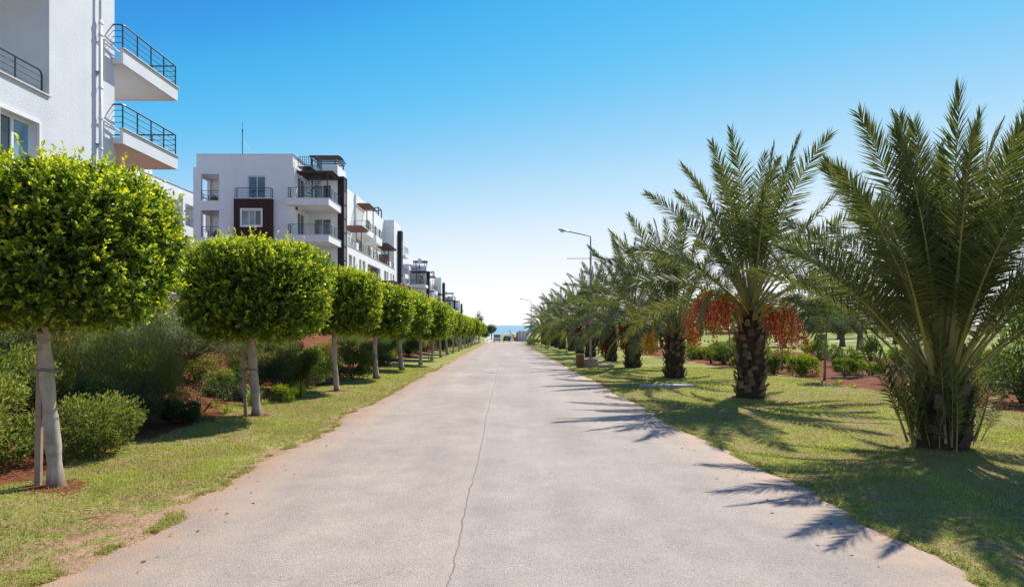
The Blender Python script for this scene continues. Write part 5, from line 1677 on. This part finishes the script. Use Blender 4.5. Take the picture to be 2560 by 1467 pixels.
slab(6.0, 21.2, 0.95, 0.6, 0.12, -0.12, M['slab_stone'], 'pale flat stone slab in the lawn, right one of two', 'stone slab', 'stone_slab')
b = MB(); b.tube([(5.25, 86.0, gz(5.25, 86) - 0.1), (5.25, 86.0, gz(5.25, 86) + 2.0)], 0.03, 8)
tag(b.build('thin_post', M['black']), 'thin dark post standing in the lawn far down the right verge', 'post')

# ------------------------------------------------------------------ vehicles at the end of the road
def wheel(parent, x, y, z, r=0.31):
    b = MB()
    n = 16
    for (ri, xo) in ((r, 0.0),):
        vs = []
        for xx in (-0.09, 0.09):
            for k in range(n): vs.append((xx, r * math.cos(2 * PI * k / n), r * math.sin(2 * PI * k / n)))
        fs = [(k, (k + 1) % n, n + (k + 1) % n, n + k) for k in range(n)] + [tuple(range(n - 1, -1, -1)), tuple(range(n, 2 * n))]
        b.add(vs, fs)
    w = b.build('wheel', M['rubber'], parent, loc=(x, y, z))
    b = MB(); vs = []
    for xx in (-0.095, 0.095):
        for k in range(12): vs.append((xx, r * .6 * math.cos(2 * PI * k / 12), r * .6 * math.sin(2 * PI * k / 12)))
    b.add(vs, [tuple(range(11, -1, -1)), tuple(range(12, 24))])
    b.build('rim', M['metal'], w)
def sedan(x, y, label):
    o = empty('parked_car', (x, y, gz(x, y) + 0.03), label, 'car')
    b = MB()
    b.prism_x([(0, .30), (0.02, .62), (0.08, .86), (0.75, .95), (3.0, .92), (4.05, .74), (4.2, .50), (4.2, .28), (0.1, .26)], -0.82, 0.82)
    b.prism_x([(0.60, .95), (1.15, 1.36), (2.2, 1.40), (2.95, .94)], -0.66, 0.66)
    b.build('body', M['car_dark'], o)
    b = MB(); b.add([(-.58, .625, 1.0), (.58, .625, 1.0), (.54, 1.06, 1.325), (-.54, 1.06, 1.325)], [(0, 1, 2, 3)]); b.build('rear_window', M['car_glass'], o)
    for s in (-1, 1):
        b = MB(); b.box(s * .55, s * .80, -0.012, 0.06, .68, .80); b.build('tail_light', M['tail'], o)
        for yy in (0.75, 3.4): wheel(o, s * .74, yy, 0.31)
        b = MB(); b.box(s * .84, s * 1.0, 2.75, 2.85, 0.95, 1.08); b.build('mirror', M['car_dark'], o)
        b = MB(); b.add([(s * .668, 1.2, 1.0), (s * .668, 2.7, 1.0), (s * .668, 2.15, 1.33), (s * .668, 1.25, 1.31)], [(0, 1, 2, 3)]); b.build('side_window', M['car_glass'], o)
    b = MB(); b.box(-.26, .26, -0.015, 0.03, .60, .71); b.build('number_plate', M['sign_white'], o)
    b = MB(); b.box(-.8, .8, -0.06, 0.05, .30, .50); b.build('bumper', M['black'], o)
def pickup(x, y, label):
    o = empty('pickup_truck', (x, y, gz(x, y) + 0.03), label, 'pickup truck')
    b = MB()
    b.box(-.80, .80, 0.05, 2.1, .52, .95)
    b.prism_x([(2.1, .45), (2.1, 1.0), (2.25, 1.66), (3.3, 1.68), (3.75, 1.02), (4.6, .92), (4.7, .45)], -.79, .79)
    b.build('body', M['car_white'], o)
    b = MB(); b.box(-.78, .78, 0.0, 0.047, .55, .96); b.build('tailgate', M['car_white'], o)
    b = MB(); b.add([(-.62, 2.10, 1.08), (.62, 2.10, 1.08), (.58, 2.225, 1.58), (-.58, 2.225, 1.58)], [(0, 1, 2, 3)]); b.build('rear_window', M['car_glass'], o)
    b = MB()
    for xx in (-.3, 0, .3): b.tube([(xx, 2.02, .95), (xx, 2.02, 1.62)], 0.018, 6)
    b.tube([(-.7, 2.02, .95), (-.7, 2.02, 1.62), (.7, 2.02, 1.62), (.7, 2.02, .95)], 0.022, 6); b.build('rack', M['metal'], o)
    for s in (-1, 1):
        b = MB(); b.box(s * .70, s * .79, -0.012, -0.001, .60, .88); b.build('tail_light', M['tail'], o)
        for yy in (0.85, 3.75): wheel(o, s * .70, yy, 0.33, 0.33)
    b = MB(); b.box(-.75, .75, -0.10, -0.02, .38, .50); b.build('bumper', M['metal'], o)
    b = MB(); b.box(-.72, .72, 0.1, 4.5, .30, .45); b.build('chassis', M['black'], o)
pickup(-1.63, 139.5, 'white pickup truck parked across the end of the road')
sedan(0.62, 139.0, 'dark blue saloon car seen from behind at the end of the road')

# ------------------------------------------------------------------ things round the end of the road
b = MB(); b.box(-1.3, 1.3, -0.12, 0.12, -0.3, 2.45); o = b.build('boundary_wall', M['tan_wall']); o.location = (4.6, 146.0, gz(4.6, 146)); tag(o, 'white wall panel standing right of the road end', 'wall')
b = MB(); b.box(-0.22, 0.22, -0.2, 0.2, -0.3, 2.1); b.box(-0.26, 0.26, -0.24, 0.24, 2.1, 2.2); o = b.build('brick_pillar', M['orange_brick']); o.location = (3.08, 144.6, gz(3.08, 144.6)); tag(o, 'orange brick pillar at the near end of the white wall', 'pillar')
for k, x in enumerate((3.75, 4.5)):
    b = MB(); b.tube([(0, 0, -0.2), (0, 0, 2.7)], 0.06, 8); o = b.build('wooden_post', M['bark']); o.location = (x, 145.2, gz(x, 145.2)); tag(o, f'dark post in front of the white wall, {["left", "right"][k]} one of two', 'post')
b = MB()
b.add([(-0.05, 0, 0), (0.5, 0, 0), (0.5, .10, 0), (-0.05, .10, 0), (-0.75, 0, 2.7), (-0.45, 0, 2.75), (-0.45, .10, 2.75), (-0.75, .10, 2.7)], [(3, 2, 1, 0), (4, 5, 6, 7), (0, 1, 5, 4), (1, 2, 6, 5), (2, 3, 7, 6), (3, 0, 4, 7)])
o = b.build('leaning_board', M['canvas']); o.location = (1.95, 147.0, gz(1.95, 147)); tag(o, 'tall white leaning board right of the dark car', 'board')
def kiosk(x, y):
    o = empty('kiosk', (x, y, gz(x, y)), 'small orange kiosk with a white canopy beside the brick pillar', 'kiosk')
    b = MB(); b.box(-.6, .6, 0, 1.0, 0, 1.0); b.box(-.6, -.52, 0, .08, 1.0, 1.75); b.box(.52, .6, 0, .08, 1.0, 1.75); b.build('counter', M['orange_brick'], o)
    b = MB(); b.add([(-.75, -.3, 1.75), (.75, -.3, 1.75), (.75, 1.2, 1.75), (-.75, 1.2, 1.75), (0, .45, 2.2)], [(0, 1, 4), (1, 2, 4), (2, 3, 4), (3, 0, 4), (3, 2, 1, 0)]); b.build('canopy', M['canvas'], o)
kiosk(2.9, 152.0)
flower_pot(5.3, 126.0, gz(5.3, 126), 'terracotta pot with a plant by the far lawn edge', 1.6)
b = MB()
pts = [(-6.2 + 0.02 * k, 147 + k * 6.0) for k in range(20)]
vs, fs = [], []
for k, (x, y) in enumerate(pts):
    for dx, dz in ((-.15, -.2), (-.15, .45), (.15, .45), (.15, -.2)): vs.append((x + 1.5 + dx, y, gz(x, y) + dz))
    if k:
        a = (k - 1) * 4
        for j in range(4):
            j2 = (j + 1) % 4
            fs.append((a + j, a + j2, a + 4 + j2, a + 4 + j))
fs += [(0, 1, 2, 3), (len(vs) - 1, len(vs) - 2, len(vs) - 3, len(vs) - 4)]
b.add(vs, fs); tag(b.build('low_wall', M['tan_wall']), 'low pale wall along the left of the beach path', 'wall')

SHRUB_WORD = {'dark_shrub': 'dark green', 'mid_shrub': 'mid green', 'grey_shrub': 'grey green', 'tan_shrub': 'dry tan', 'light_shrub': 'light green', 'yellow_shrub': 'yellow green', 'upright_shrub': 'slim upright', 'feathery_shrub': 'feathery'}
def word(pair): return SHRUB_WORD.get(pair[0].name.split('.')[0], 'green')
def by_tree(y): return ORD[min(range(len(tree_pos)), key=lambda k: abs(tree_pos[k][1] - y))]
def by_palm(y): return ORD[int(min(13, max(0, round((y - 9.95) / 8.03))))]
# ------------------------------------------------------------------ shrubs on the left bank
S_light = [bush_mesh('light_shrub', 1.0, 1.0, 1.25, 9000, 0.060, M['bush_light'], 400 + k, 0.5, True, 18, 0.35) for k in range(2)]
S_dark = [bush_mesh('dark_shrub', 1.0, 1.0, 1.8, 9000, 0.070, M['bush_dark'], 410 + k, 0.42, False, 18, 0.3) for k in range(2)]
S_feather = bush_mesh('feathery_shrub', 1.0, 1.0, 2.2, 14000, 0.085, M['bush_feather'], 420, 0.14, False, 20, 0.75)
S_grey = [bush_mesh('grey_shrub', 1.3, 1.0, 1.5, 9000, 0.075, M['bush_grey'], 430 + k, 0.30, False, 16, 0.25) for k in range(2)]
S_tan = [bush_mesh('tan_shrub', 1.1, 1.1, 1.6, 7000, 0.08, M['bush_tan'], 440 + k, 0.30, False, 15, 0.45) for k in range(2)]
S_mid = [bush_mesh('mid_shrub', 1.0, 1.0, 1.5, 7000, 0.085, M['bush_mid'], 450 + k, 0.45, False, 16, 0.3) for k in range(2)]
S_yel = [bush_mesh('yellow_shrub', 0.9, 0.9, 1.0, 3600, 0.085, M['bush_yellow'], 460 + k, 0.55, False, 12, 0.35) for k in range(2)]
S_gloss = bush_mesh('glossy_low_shrub', 1.0, 1.0, 1.1, 5000, 0.10, M['bush_dark'], 470, 0.6, True, 14, 0.2)
S_sparse = bush_mesh('sparse_twiggy_shrub', 1.0, 0.8, 1.3, 900, 0.06, M['bush_dark'], 480, 0.6, False, 12, 0.2)

def tuft_mesh(name, n, h, w, mat, seed, spread=0.12):
    g = np.random.default_rng(seed)
    az = g.uniform(0, 2 * PI, n); r0 = g.random(n) * spread
    hh = h * g.uniform(0.55, 1.1, n); out = hh * g.uniform(0.25, 0.95, n)
    dx, dy = np.cos(az), np.sin(az)
    sd = np.stack([-dy, dx, 0 * dx], 1) * (w / 2)
    rows = []
    for t, ww in ((0, 1.0), (0.4, .95), (0.75, .6), (1.0, 0.08)):
        c = np.stack([dx * (r0 + out * t ** 1.8), dy * (r0 + out * t ** 1.8), hh * (1.25 * t - 0.45 * t ** 2.6)], 1)
        rows += [c - sd * ww, c + sd * ww]
    V = np.stack(rows, 1).reshape(-1, 3)
    o = (np.arange(n) * 8)[:, None]
    T = np.concatenate([o + np.array([[k, k + 1, k + 3]]) for k in (0, 2, 4)] + [o + np.array([[k, k + 3, k + 2]]) for k in (0, 2, 4)], 0)
    return np_mesh(name, V, T, mat, False, {'tint': np.repeat(np.clip(g.normal(0.6, 0.2, n), 0, 1), 8)})
TUFT = tuft_mesh('grass_tuft', 110, 0.62, 0.016, M['bush_yellow'], 5)
TUFT_S = tuft_mesh('grass_tuft', 70, 0.30, 0.012, M['bush_light'], 6)

plant_bush(S_light[0], -7.15, 8.15, 'leafy light green shrub behind the nearest clipped tree, at the left edge', s=1.1, rz=0.4)
plant_bush(S_light[1], -6.25, 9.15, 'light green shrub just right of the nearest clipped tree trunk', s=0.82, rz=1.9)
plant_bush(S_light[0], -9.0, 10.6, 'yellowish green shrub further up the bank at the left edge', s=1.0, rz=3.0)
plant_bush(S_feather, -7.1, 11.9, 'tall feathery dark green shrub between the first two clipped trees', s=1.0, rz=0.8)
plant_bush(S_dark[0], -6.95, 11.1, 'bluish dark shrub spreading below the feathery one', s=0.72, rz=2.0)
plant_bush(S_feather, -8.9, 12.8, 'feathery olive green shrub behind the first clipped tree', s=0.95, rz=3.3)
plant_bush(S_gloss, -6.45, 12.1, 'low glossy dark shrub on the edge of the turf', s=0.48, rz=0.2)
plant_bush(S_tan[0], -10.2, 13.6, 'dry tan shrub high on the bank at far left', s=1.15, rz=0.2)
plant_bush(S_tan[1], -11.6, 16.2, 'dry pinkish shrub above the feathery bushes', s=1.2, rz=1.2)
plant_bush(S_grey[0], -9.6, 15.6, 'grey green shrub on the red bank behind the feathery bushes', s=0.9, rz=2.4)
plant_bush(S_sparse, -6.9, 14.0, 'sparse twiggy shrub on bare red soil left of the second tree', s=0.75, rz=0.3)
plant_bush(S_sparse, -7.1, 15.8, 'thin dark leaved shrub behind the stake of the second tree', s=0.9, rz=2.1)
plant_bush(S_yel[0], -5.95, 16.4, 'small rounded yellow green shrub right behind the second tree trunk', s=0.52, rz=0.5)
for k, (x, y, m_, lab, s) in enumerate(((-6.25, 15.4, TUFT, 'tall arching grass clump left of the second trunk', 1.0), (-5.75, 17.4, TUFT, 'tall grass clump right of the second trunk', 1.0), (-6.3, 14.0, TUFT_S, 'short pale grass clump on red soil', 1.0), (-6.6, 13.3, TUFT_S, 'short grass clump beside the glossy shrub', 0.8), (-6.0, 9.0, TUFT_S, 'small grass tuft under the light green shrub', 0.8))):
    o = link_mesh('grass_clump', m_, None, (x, y, gz(x, y) - 0.02), (0, 0, k * 1.3), (s, s, s)); tag(o, lab, 'grass clump')
rw = random.Random(15)
for k in range(34):
    left_ = k < 24
    y = rw.uniform(6.5, 26)
    x = rw.uniform(-7.0, -5.9) if left_ else rw.uniform(11.0, 12.6)
    s_ = rw.uniform(0.45, 0.95)
    o = link_mesh('grass_clump', TUFT_S, None, (x, y, gz(x, y) - 0.02), (0, 0, rw.uniform(0, 6)), (s_, s_, s_))
    tag(o, 'small weedy grass tuft where the left turf meets the shrubs' if left_ else 'small weedy grass tuft where the right lawn meets the red bed', 'grass clump', 'weedy tufts on the left' if left_ else 'weedy tufts on the right')
spread = tree_pair('spreading_olive', 1.75, 2.0, 0.85, 9000, 0.075, M['bush_grey'], 490, 20, 0.28, 0.085, M['bark'], 0.35, 9, lean=0.7)
plant_tree(spread, -8.3, 15.2, 'low spreading grey leaved tree with a bent trunk on the red bank', s=1.05, name='spreading_tree')
for k, (x, y, m_, s_, lab) in enumerate((
        (-8.6, 17.4, S_tan[0], 1.0, 'tan shrub above the bare soil behind the second tree stake'), (-10.4, 18.6, S_grey[1], 1.15, 'grey green shrub high behind the second clipped tree'),
        (-9.9, 12.2, S_grey[0], 1.0, 'grey green shrub behind the light green shrubs at far left'), (-12.4, 14.2, S_mid[0], 1.3, 'mid green shrub highest on the bank at far left'),
        (-8.4, 19.6, S_feather, 0.85, 'feathery shrub between the second and third clipped trees'), (-12.6, 18.6, S_tan[1], 1.3, 'large dry tan shrub at the top of the bank'),
        (-8.0, 13.6, S_mid[1], 0.85, 'mid green shrub beneath the spreading grey tree'), (-10.9, 21.5, S_tan[0], 1.2, 'dry shrub at the top of the bank behind the third clipped tree'),
        (-8.0, 22.8, S_dark[0], 0.9, 'dark shrub on the slope behind the third clipped tree'), (-9.6, 24.6, S_mid[0], 1.0, 'green shrub on the slope left of the fourth clipped tree'),
        (-8.4, 9.4, S_mid[1], 0.9, 'mid green shrub peeking between the light shrubs at left'), (-8.3, 11.0, S_light[1], 1.0, 'light green shrub behind the feathery shrubs at left'), (-9.9, 10.2, S_tan[1], 1.05, 'dry tan shrub behind the light green shrubs at the left edge'),
        (-10.8, 12.4, S_light[0], 1.15, 'pale green shrub high on the bank at far left'), (-9.0, 14.3, S_grey[1], 0.95, 'grey shrub left of the spreading grey tree'),
        (-7.5, 16.6, S_light[0], 0.7, 'small light shrub on red soil behind the second stake'), (-11.2, 15.0, S_feather, 1.0, 'feathery shrub near the top of the bank'),
        (-9.2, 17.0, S_mid[0], 0.9, 'mid green shrub on the slope behind the second clipped tree'), (-7.6, 20.6, S_tan[1], 0.8, 'tan shrub low on the slope by the third clipped tree'),
        (-13.8, 21.0, S_grey[0], 1.4, 'grey shrub at the top of the bank near the apartment wall'))):
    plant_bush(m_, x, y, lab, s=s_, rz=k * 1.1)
plant_bush(S_dark[1], -6.85, 18.6, 'dense dark green shrub left of the third clipped tree', s=0.85, rz=0.9)
plant_bush(S_mid[0], -6.35, 20.2, 'mid green shrub behind the third clipped tree trunk', s=1.0, rz=2.2)
plant_bush(S_light[0], -6.9, 21.8, 'bright green topped shrub behind the third clipped tree', s=1.2, rz=4.0)
plant_bush(S_mid[1], -6.1, 24.6, 'mid green shrub left of the fourth clipped tree', s=0.92, rz=0.3)
plant_bush(S_tan[0], -7.3, 25.4, 'brownish shrub behind the fourth clipped tree', s=0.95, rz=5.0)
plant_bush(S_dark[0], -6.3, 30.2, 'dark green upright shrub before the fifth clipped tree', s=0.95, rz=1.1)
plant_bush(S_dark[1], -7.4, 34.5, 'dark shrub past the fifth clipped tree', s=0.9, rz=3.1)
# the bank further on: many similar shrubs
rr = random.Random(77)
pool = [S_dark[0], S_mid[0], S_mid[1], S_grey[0], S_tan[1], S_light[1], S_grey[1], S_dark[1], S_yel[1]]
bank = []
for y in np.arange(16.5, 40, 3.1): bank.append((rr.uniform(-13.5, -9.5), y + rr.uniform(-1, 1)))
for y in np.arange(38, 134, 3.3): bank.append((rr.uniform(-8.2, -6.6), y + rr.uniform(-1.2, 1.2)))
for y in np.arange(36, 134, 5.5): bank.append((rr.uniform(-12.5, -9.0), y + rr.uniform(-1.5, 1.5)))
for k, (x, y) in enumerate(bank):
    near = y < 40
    w_ = word(pool[k % len(pool)])
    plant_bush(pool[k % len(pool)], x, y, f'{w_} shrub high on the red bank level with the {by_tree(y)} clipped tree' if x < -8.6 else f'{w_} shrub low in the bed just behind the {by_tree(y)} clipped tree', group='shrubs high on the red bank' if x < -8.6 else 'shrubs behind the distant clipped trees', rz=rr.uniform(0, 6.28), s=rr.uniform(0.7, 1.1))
b = MB(); b.obox((0, 0, -0.1), 0.5, 0.35, 0.32, 0.4, taper=0.8); o = b.build('rock', M['concrete']); o.location = (-5.9, 33.6, gz(-5.9, 33.6)); tag(o, 'small tan rock in the turf by the fifth clipped tree', 'rock')

# ------------------------------------------------------------------ saplings, bed shrubs and the park on the right
SAP = [tree_pair('sapling', 0.85, 4.0, 2.0, 1500, 0.12, M['bush_mid'], 500 + k, 14, 0.45, 0.045, M['sapling_bark'], 0.9, 8, lean=0.12) for k in range(2)]
sap_pos = [(12.75, 24.5, 'slim leaning sapling at the edge of the red bed right of the red date palm'), (14.3, 21.3, 'slim sapling in the red bed just left of the nearest palm'), (13.9, 30.8, 'thin sapling directly behind the red date palm'), (12.9, 35.2, 'thin young tree left of the red date palm trunk'), (12.6, 41.5, 'young tree between the second and third palm trunks'), (13.0, 48.0, 'young tree in the bed right of the third palm'), (13.2, 56.0, 'small far sapling in the flower bed')]
for k, (x, y, lab) in enumerate(sap_pos):
    plant_tree(SAP[k % 2], x, y, lab, 'sapling', 'saplings along the red bed', rz=0.0 + 0.5 * k, s=[1.0, 0.95, 1.0, 0.9, 0.9, 1.0, 1.0][k], name='sapling')
multi = bush_mesh('multi_stem_shrub', 1.4, 1.3, 3.0, 3600, 0.115, M['bush_mid'], 520, 0.5, False, 22, 0.15, 0.6)
plant_bush(multi, 13.9, 16.4, 'open multi stemmed green shrub at the right edge behind the nearest palm', s=1.0, rz=0.7)
FLOW = bush_mesh('flowering_shrub', 0.7, 0.7, 1.3, 2200, 0.085, M['bush_dark'], 530, 0.55, False, 10, 0.4)
UP = bush_mesh('upright_shrub', 0.5, 0.5, 1.6, 1700, 0.085, M['bush_mid'], 540, 0.5, False, 10, 0.6)
plant_bush(S_yel[0], 12.9, 26.6, 'bright yellow green shrub in the red bed right of the red date palm', s=1.05, rz=0.3)
plant_bush(UP, 12.2, 27.8, 'small dark upright shrub beside the red date bunch', s=0.9)
plant_bush(S_yel[1], 15.6, 26.2, 'yellow green shrub at the foot of the upright shrubs', s=0.75, rz=1.0)
plant_bush(UP, 15.3, 27.2, 'upright reddish green shrub standing in the open red bed', s=1.0, rz=1.0)
plant_bush(UP, 17.2, 27.0, 'taller upright shrub further right in the open red bed', s=0.85, rz=2.0)
fl = plant_bush(FLOW, 15.9, 23.2, 'dark shrub with pink flowers left of the nearest palm trunk', s=0.95)
g = np.random.default_rng(3)
b = MB()
for k in range(22):
    d = rand_dir(g, 1)[0]
    c = np.array([0.6 * d[0], -abs(0.55 * d[1]), 0.75 + 0.45 * d[2]])
    for j in range(5):
        a = j * 1.257
        b.add([tuple(c), tuple(c + 0.05 * np.array([math.cos(a - .5), -0.3, math.sin(a - .5)])), tuple(c + 0.05 * np.array([math.cos(a + .5), -0.3, math.sin(a + .5)]))], [(0, 1, 2)])
b.build('blossom', M['pink'], fl)
plant_bush(S_yel[1], 13.2, 18.4, 'yellow green shrub behind the nearest palm at the right edge', s=0.9, rz=2.5)
plant_bush(S_light[1], 16.4, 20.2, 'light green shrub in the red bed behind the nearest palm', s=0.95, rz=0.5)
for k, (x, y, m_, s_, lab) in enumerate((
        (14.2, 25.6, S_mid[0], 0.62, 'small mid green shrub on the near side of the open red bed'), (18.6, 28.4, S_yel[0], 0.9, 'yellow green shrub on the far side of the open red bed'),
        (12.6, 29.6, S_light[1], 0.7, 'light green shrub behind the red date palm trunk'), (14.6, 33.2, S_yel[1], 1.1, 'broad yellow green shrub behind the red date palm'),
        (16.8, 31.0, FLOW, 0.9, 'dark shrub further back in the red bed'), (13.4, 37.6, S_mid[1], 1.0, 'mid green shrub between the red and yellow date palms'),
        (15.8, 38.8, S_light[0], 1.1, 'pale green shrub seen between the second and third palm trunks'), (18.4, 36.0, S_yel[0], 1.2, 'yellow green shrub at the back of the bed by the lawn'),
        (14.0, 43.4, S_yel[1], 1.3, 'broad yellow green shrub right of the third palm trunk'), (17.4, 45.0, S_mid[0], 1.2, 'mid green shrub at the back of the bed behind the third palm'),
        (19.4, 32.6, UP, 1.1, 'slim upright shrub at the edge of the park lawn'), (20.2, 24.4, S_yel[1], 0.8, 'yellow green shrub at the back edge of the red bed'),
        (17.8, 22.6, S_mid[1], 0.7, 'mid green shrub behind the nearest palm trunk'), (18.6, 19.2, S_yel[0], 1.0, 'yellow green shrub at the right edge of the picture'),
        (16.0, 17.6, S_light[0], 0.9, 'pale green shrub beside the multi stemmed shrub'), (12.7, 31.9, S_tan[0], 0.5, 'low dry shrub at the edge of the turf behind the red palm'))):
    plant_bush(m_, x, y, lab, s=s_, rz=k * 1.3)
rr = random.Random(31)
for k, y in enumerate(np.arange(32, 118, 3.4)):
    x = rr.uniform(12.3, 15.5)
    m_ = [S_yel[0], S_mid[1], UP, S_light[0], S_yel[1]][k % 5]
    plant_bush(m_, x, float(y), f'{word(m_)} shrub in the planted bed behind the {by_palm(float(y))} palm of the row', group='bed shrubs behind the palms', rz=rr.uniform(0, 6), s=rr.uniform(0.6, 1.0))
b = MB(); b.tube([(13.2 + 0.33 * k, 25.4 + 0.18 * math.sin(k * 0.9), gz(13.2 + .33 * k, 25.4) + 0.02) for k in range(14)], 0.03, 6)
tag(b.build('irrigation_pipe', M['hose']), 'pale irrigation pipe lying across the red bed', 'pipe')

OLV = [tree_pair('olive_tree', 3.0, 4.6, 1.3, 9000, 0.14, M['bush_grey'], 550 + k, 30, 0.32, 0.30, M['bark'], 0.7, 9) for k in range(2)]
FAR = [tree_pair('broad_tree', 3.6, 6.6, 0.7, 8000, 0.26, M['far_tree'], 560 + k, 36, 0.5, 0.26, M['bark'], 0.85, 8) for k in range(3)]
plant_tree(OLV[0], 29.2, 50.5, 'grey green olive tree on the park lawn left of the nearest palm', name='olive_tree', s=0.95)
plant_tree(OLV[1], 42.0, 66.0, 'second olive tree further back on the park lawn', name='olive_tree', s=1.0, rz=1.0)
plant_tree(OLV[1], 33.5, 61.0, 'olive tree between the two larger olives on the lawn', name='olive_tree', s=0.9, rz=2.0)
plant_tree(OLV[0], 24.5, 58.0, 'olive tree seen just right of the red date bunches', name='olive_tree', s=0.85, rz=4.0)
plant_tree(FAR[1], 38.0, 86.0, 'dark round tree beyond the park bin', name='broad_tree', s=0.75)
plant_tree(FAR[0], 50.0, 92.0, 'large dark bushy tree beyond the park path', name='broad_tree', s=1.0)
rr = random.Random(41)
belt = []
for k in range(60):
    a = k / 59
    belt.append((14 + 150 * a + rr.uniform(-3, 3), 116 + 16 * math.sin(a * 5) + rr.uniform(-8, 14)))
for k in range(9): belt.append((rr.uniform(17, 30), 58 + k * 6.0))
for k in range(8): belt.append((rr.uniform(55, 100), rr.uniform(55, 90)))
for k, (x, y) in enumerate(belt):
    if x > 36 and x < 46 and y < 130: s = 0.45
    else: s = rr.uniform(0.8, 1.45)
    if y < 112 and x < 32: s = rr.uniform(0.6, 0.95)
    kind_ = 'broad dark green tree' if k % 5 < 3 else 'grey green olive tree'
    place_ = 'far beyond the park lawn' if y > 95 else ('on the lawn behind the far palms' if x < 32 else 'on the open park lawn at right')
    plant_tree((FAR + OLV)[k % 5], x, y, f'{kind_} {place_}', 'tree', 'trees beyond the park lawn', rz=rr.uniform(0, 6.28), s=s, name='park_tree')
for k in range(46):
    a = k / 45
    x = 13.5 + 160 * a
    y = 108 + 16 * math.sin(a * 5) + rr.uniform(-4, 4)
    if 36 < x * 76 / y < 46 and y < 100: continue
    plant_bush([S_dark[0], S_mid[0], S_grey[0], S_mid[1]][k % 4], x, y, f'low {word([S_dark[0], S_mid[0], S_grey[0], S_mid[1]][k % 4])} shrub in the hedge line below the park trees', group='hedge shrubs below the park trees', rz=k * 0.9, s=rr.uniform(1.3, 2.2))
def bench(x, y):
    o = empty('park_bench', (x, y, gz(x, y)), 'small park bench beside the path in the distance', 'bench')
    for k in range(3):
        b = MB(); b.box(-.75, .75, -.22 + k * .16, -.09 + k * .16, .42, .46); b.build('slat', M['pergola'], o)
    for k in range(2):
        b = MB(); b.box(-.75, .75, .27, .30, .56 + k * .17, .69 + k * .17); b.build('back_slat', M['pergola'], o)
    for s in (-.62, .62):
        b = MB(); b.box(s - .03, s + .03, -.2, .25, 0, .417); b.box(s - .03, s + .03, .303, .34, 0, .86); b.build('leg', M['metal'], o)
bench(36.8, 76.0)
o = empty('park_bin', (40.6, 78.5, gz(40.6, 78.5)), 'dark teal park litter bin beyond the bench', 'litter bin')
b = MB(); b.lathe([(.30, 0), (.32, .95), (.28, .95), (.27, .5)], 14); b.build('body', M['teal'], o)
b = MB(); b.lathe([(.33, .953), (.30, 1.03), (.05, 1.08)], 14); b.build('lid', M['black'], o)

# ------------------------------------------------------------------ trees near the sea
CON = tree_pair('sea_conifer', 1.9, 9.0, 1.2, 5000, 0.30, M['conifer'], 580, 34, 0.3, 0.2, M['bark'], 1.4, 8)
plant_tree(CON, -8.6, 215.0, 'tall grey feathery tree near the sea at the end of the left row', 'tree', name='conifer', sz=1.05)
LOL = tree_pair('round_tree', 1.7, 4.3, 1.7, 4000, 0.22, M['far_tree'], 581, 22, 0.5, 0.14, M['bark'], 0.9, 6)
plant_tree(LOL, -3.3, 163.0, 'round headed dark tree standing behind the white pickup', 'tree', name='round_tree', s=1.0)
plant_tree(LOL, -4.6, 158.0, 'low spreading tree beside the beach path', 'tree', name='round_tree', s=0.62, rz=1.0)
for k in range(14):
    x, y = rr.uniform(-14, -5.5), 146 + k * 7.5
    plant_bush(pool[k % 6], x, y, f'far {word(pool[k % 6])} shrub beside the beach path', group='shrubs beside the beach path', s=rr.uniform(0.9, 1.6), rz=k)
for k in range(8):
    x, y = rr.uniform(1.6, 9.0), 151 + k * 6
    plant_bush([S_yel[0], S_tan[0], S_light[0]][k % 3], x, y, f'far {word([S_yel[0], S_tan[0], S_light[0]][k % 3])} shrub right of the road end', group='shrubs right of the road end', s=rr.uniform(0.8, 1.2), rz=k)
for k, (x, y) in enumerate(((4.9, 122.5), (5.8, 124.0), (6.8, 122.0))):
    plant_bush(S_light[k % 2], x, y, 'bright green plants at the far end of the right lawn', group='plants at the far end of the right lawn', s=0.8, rz=k)
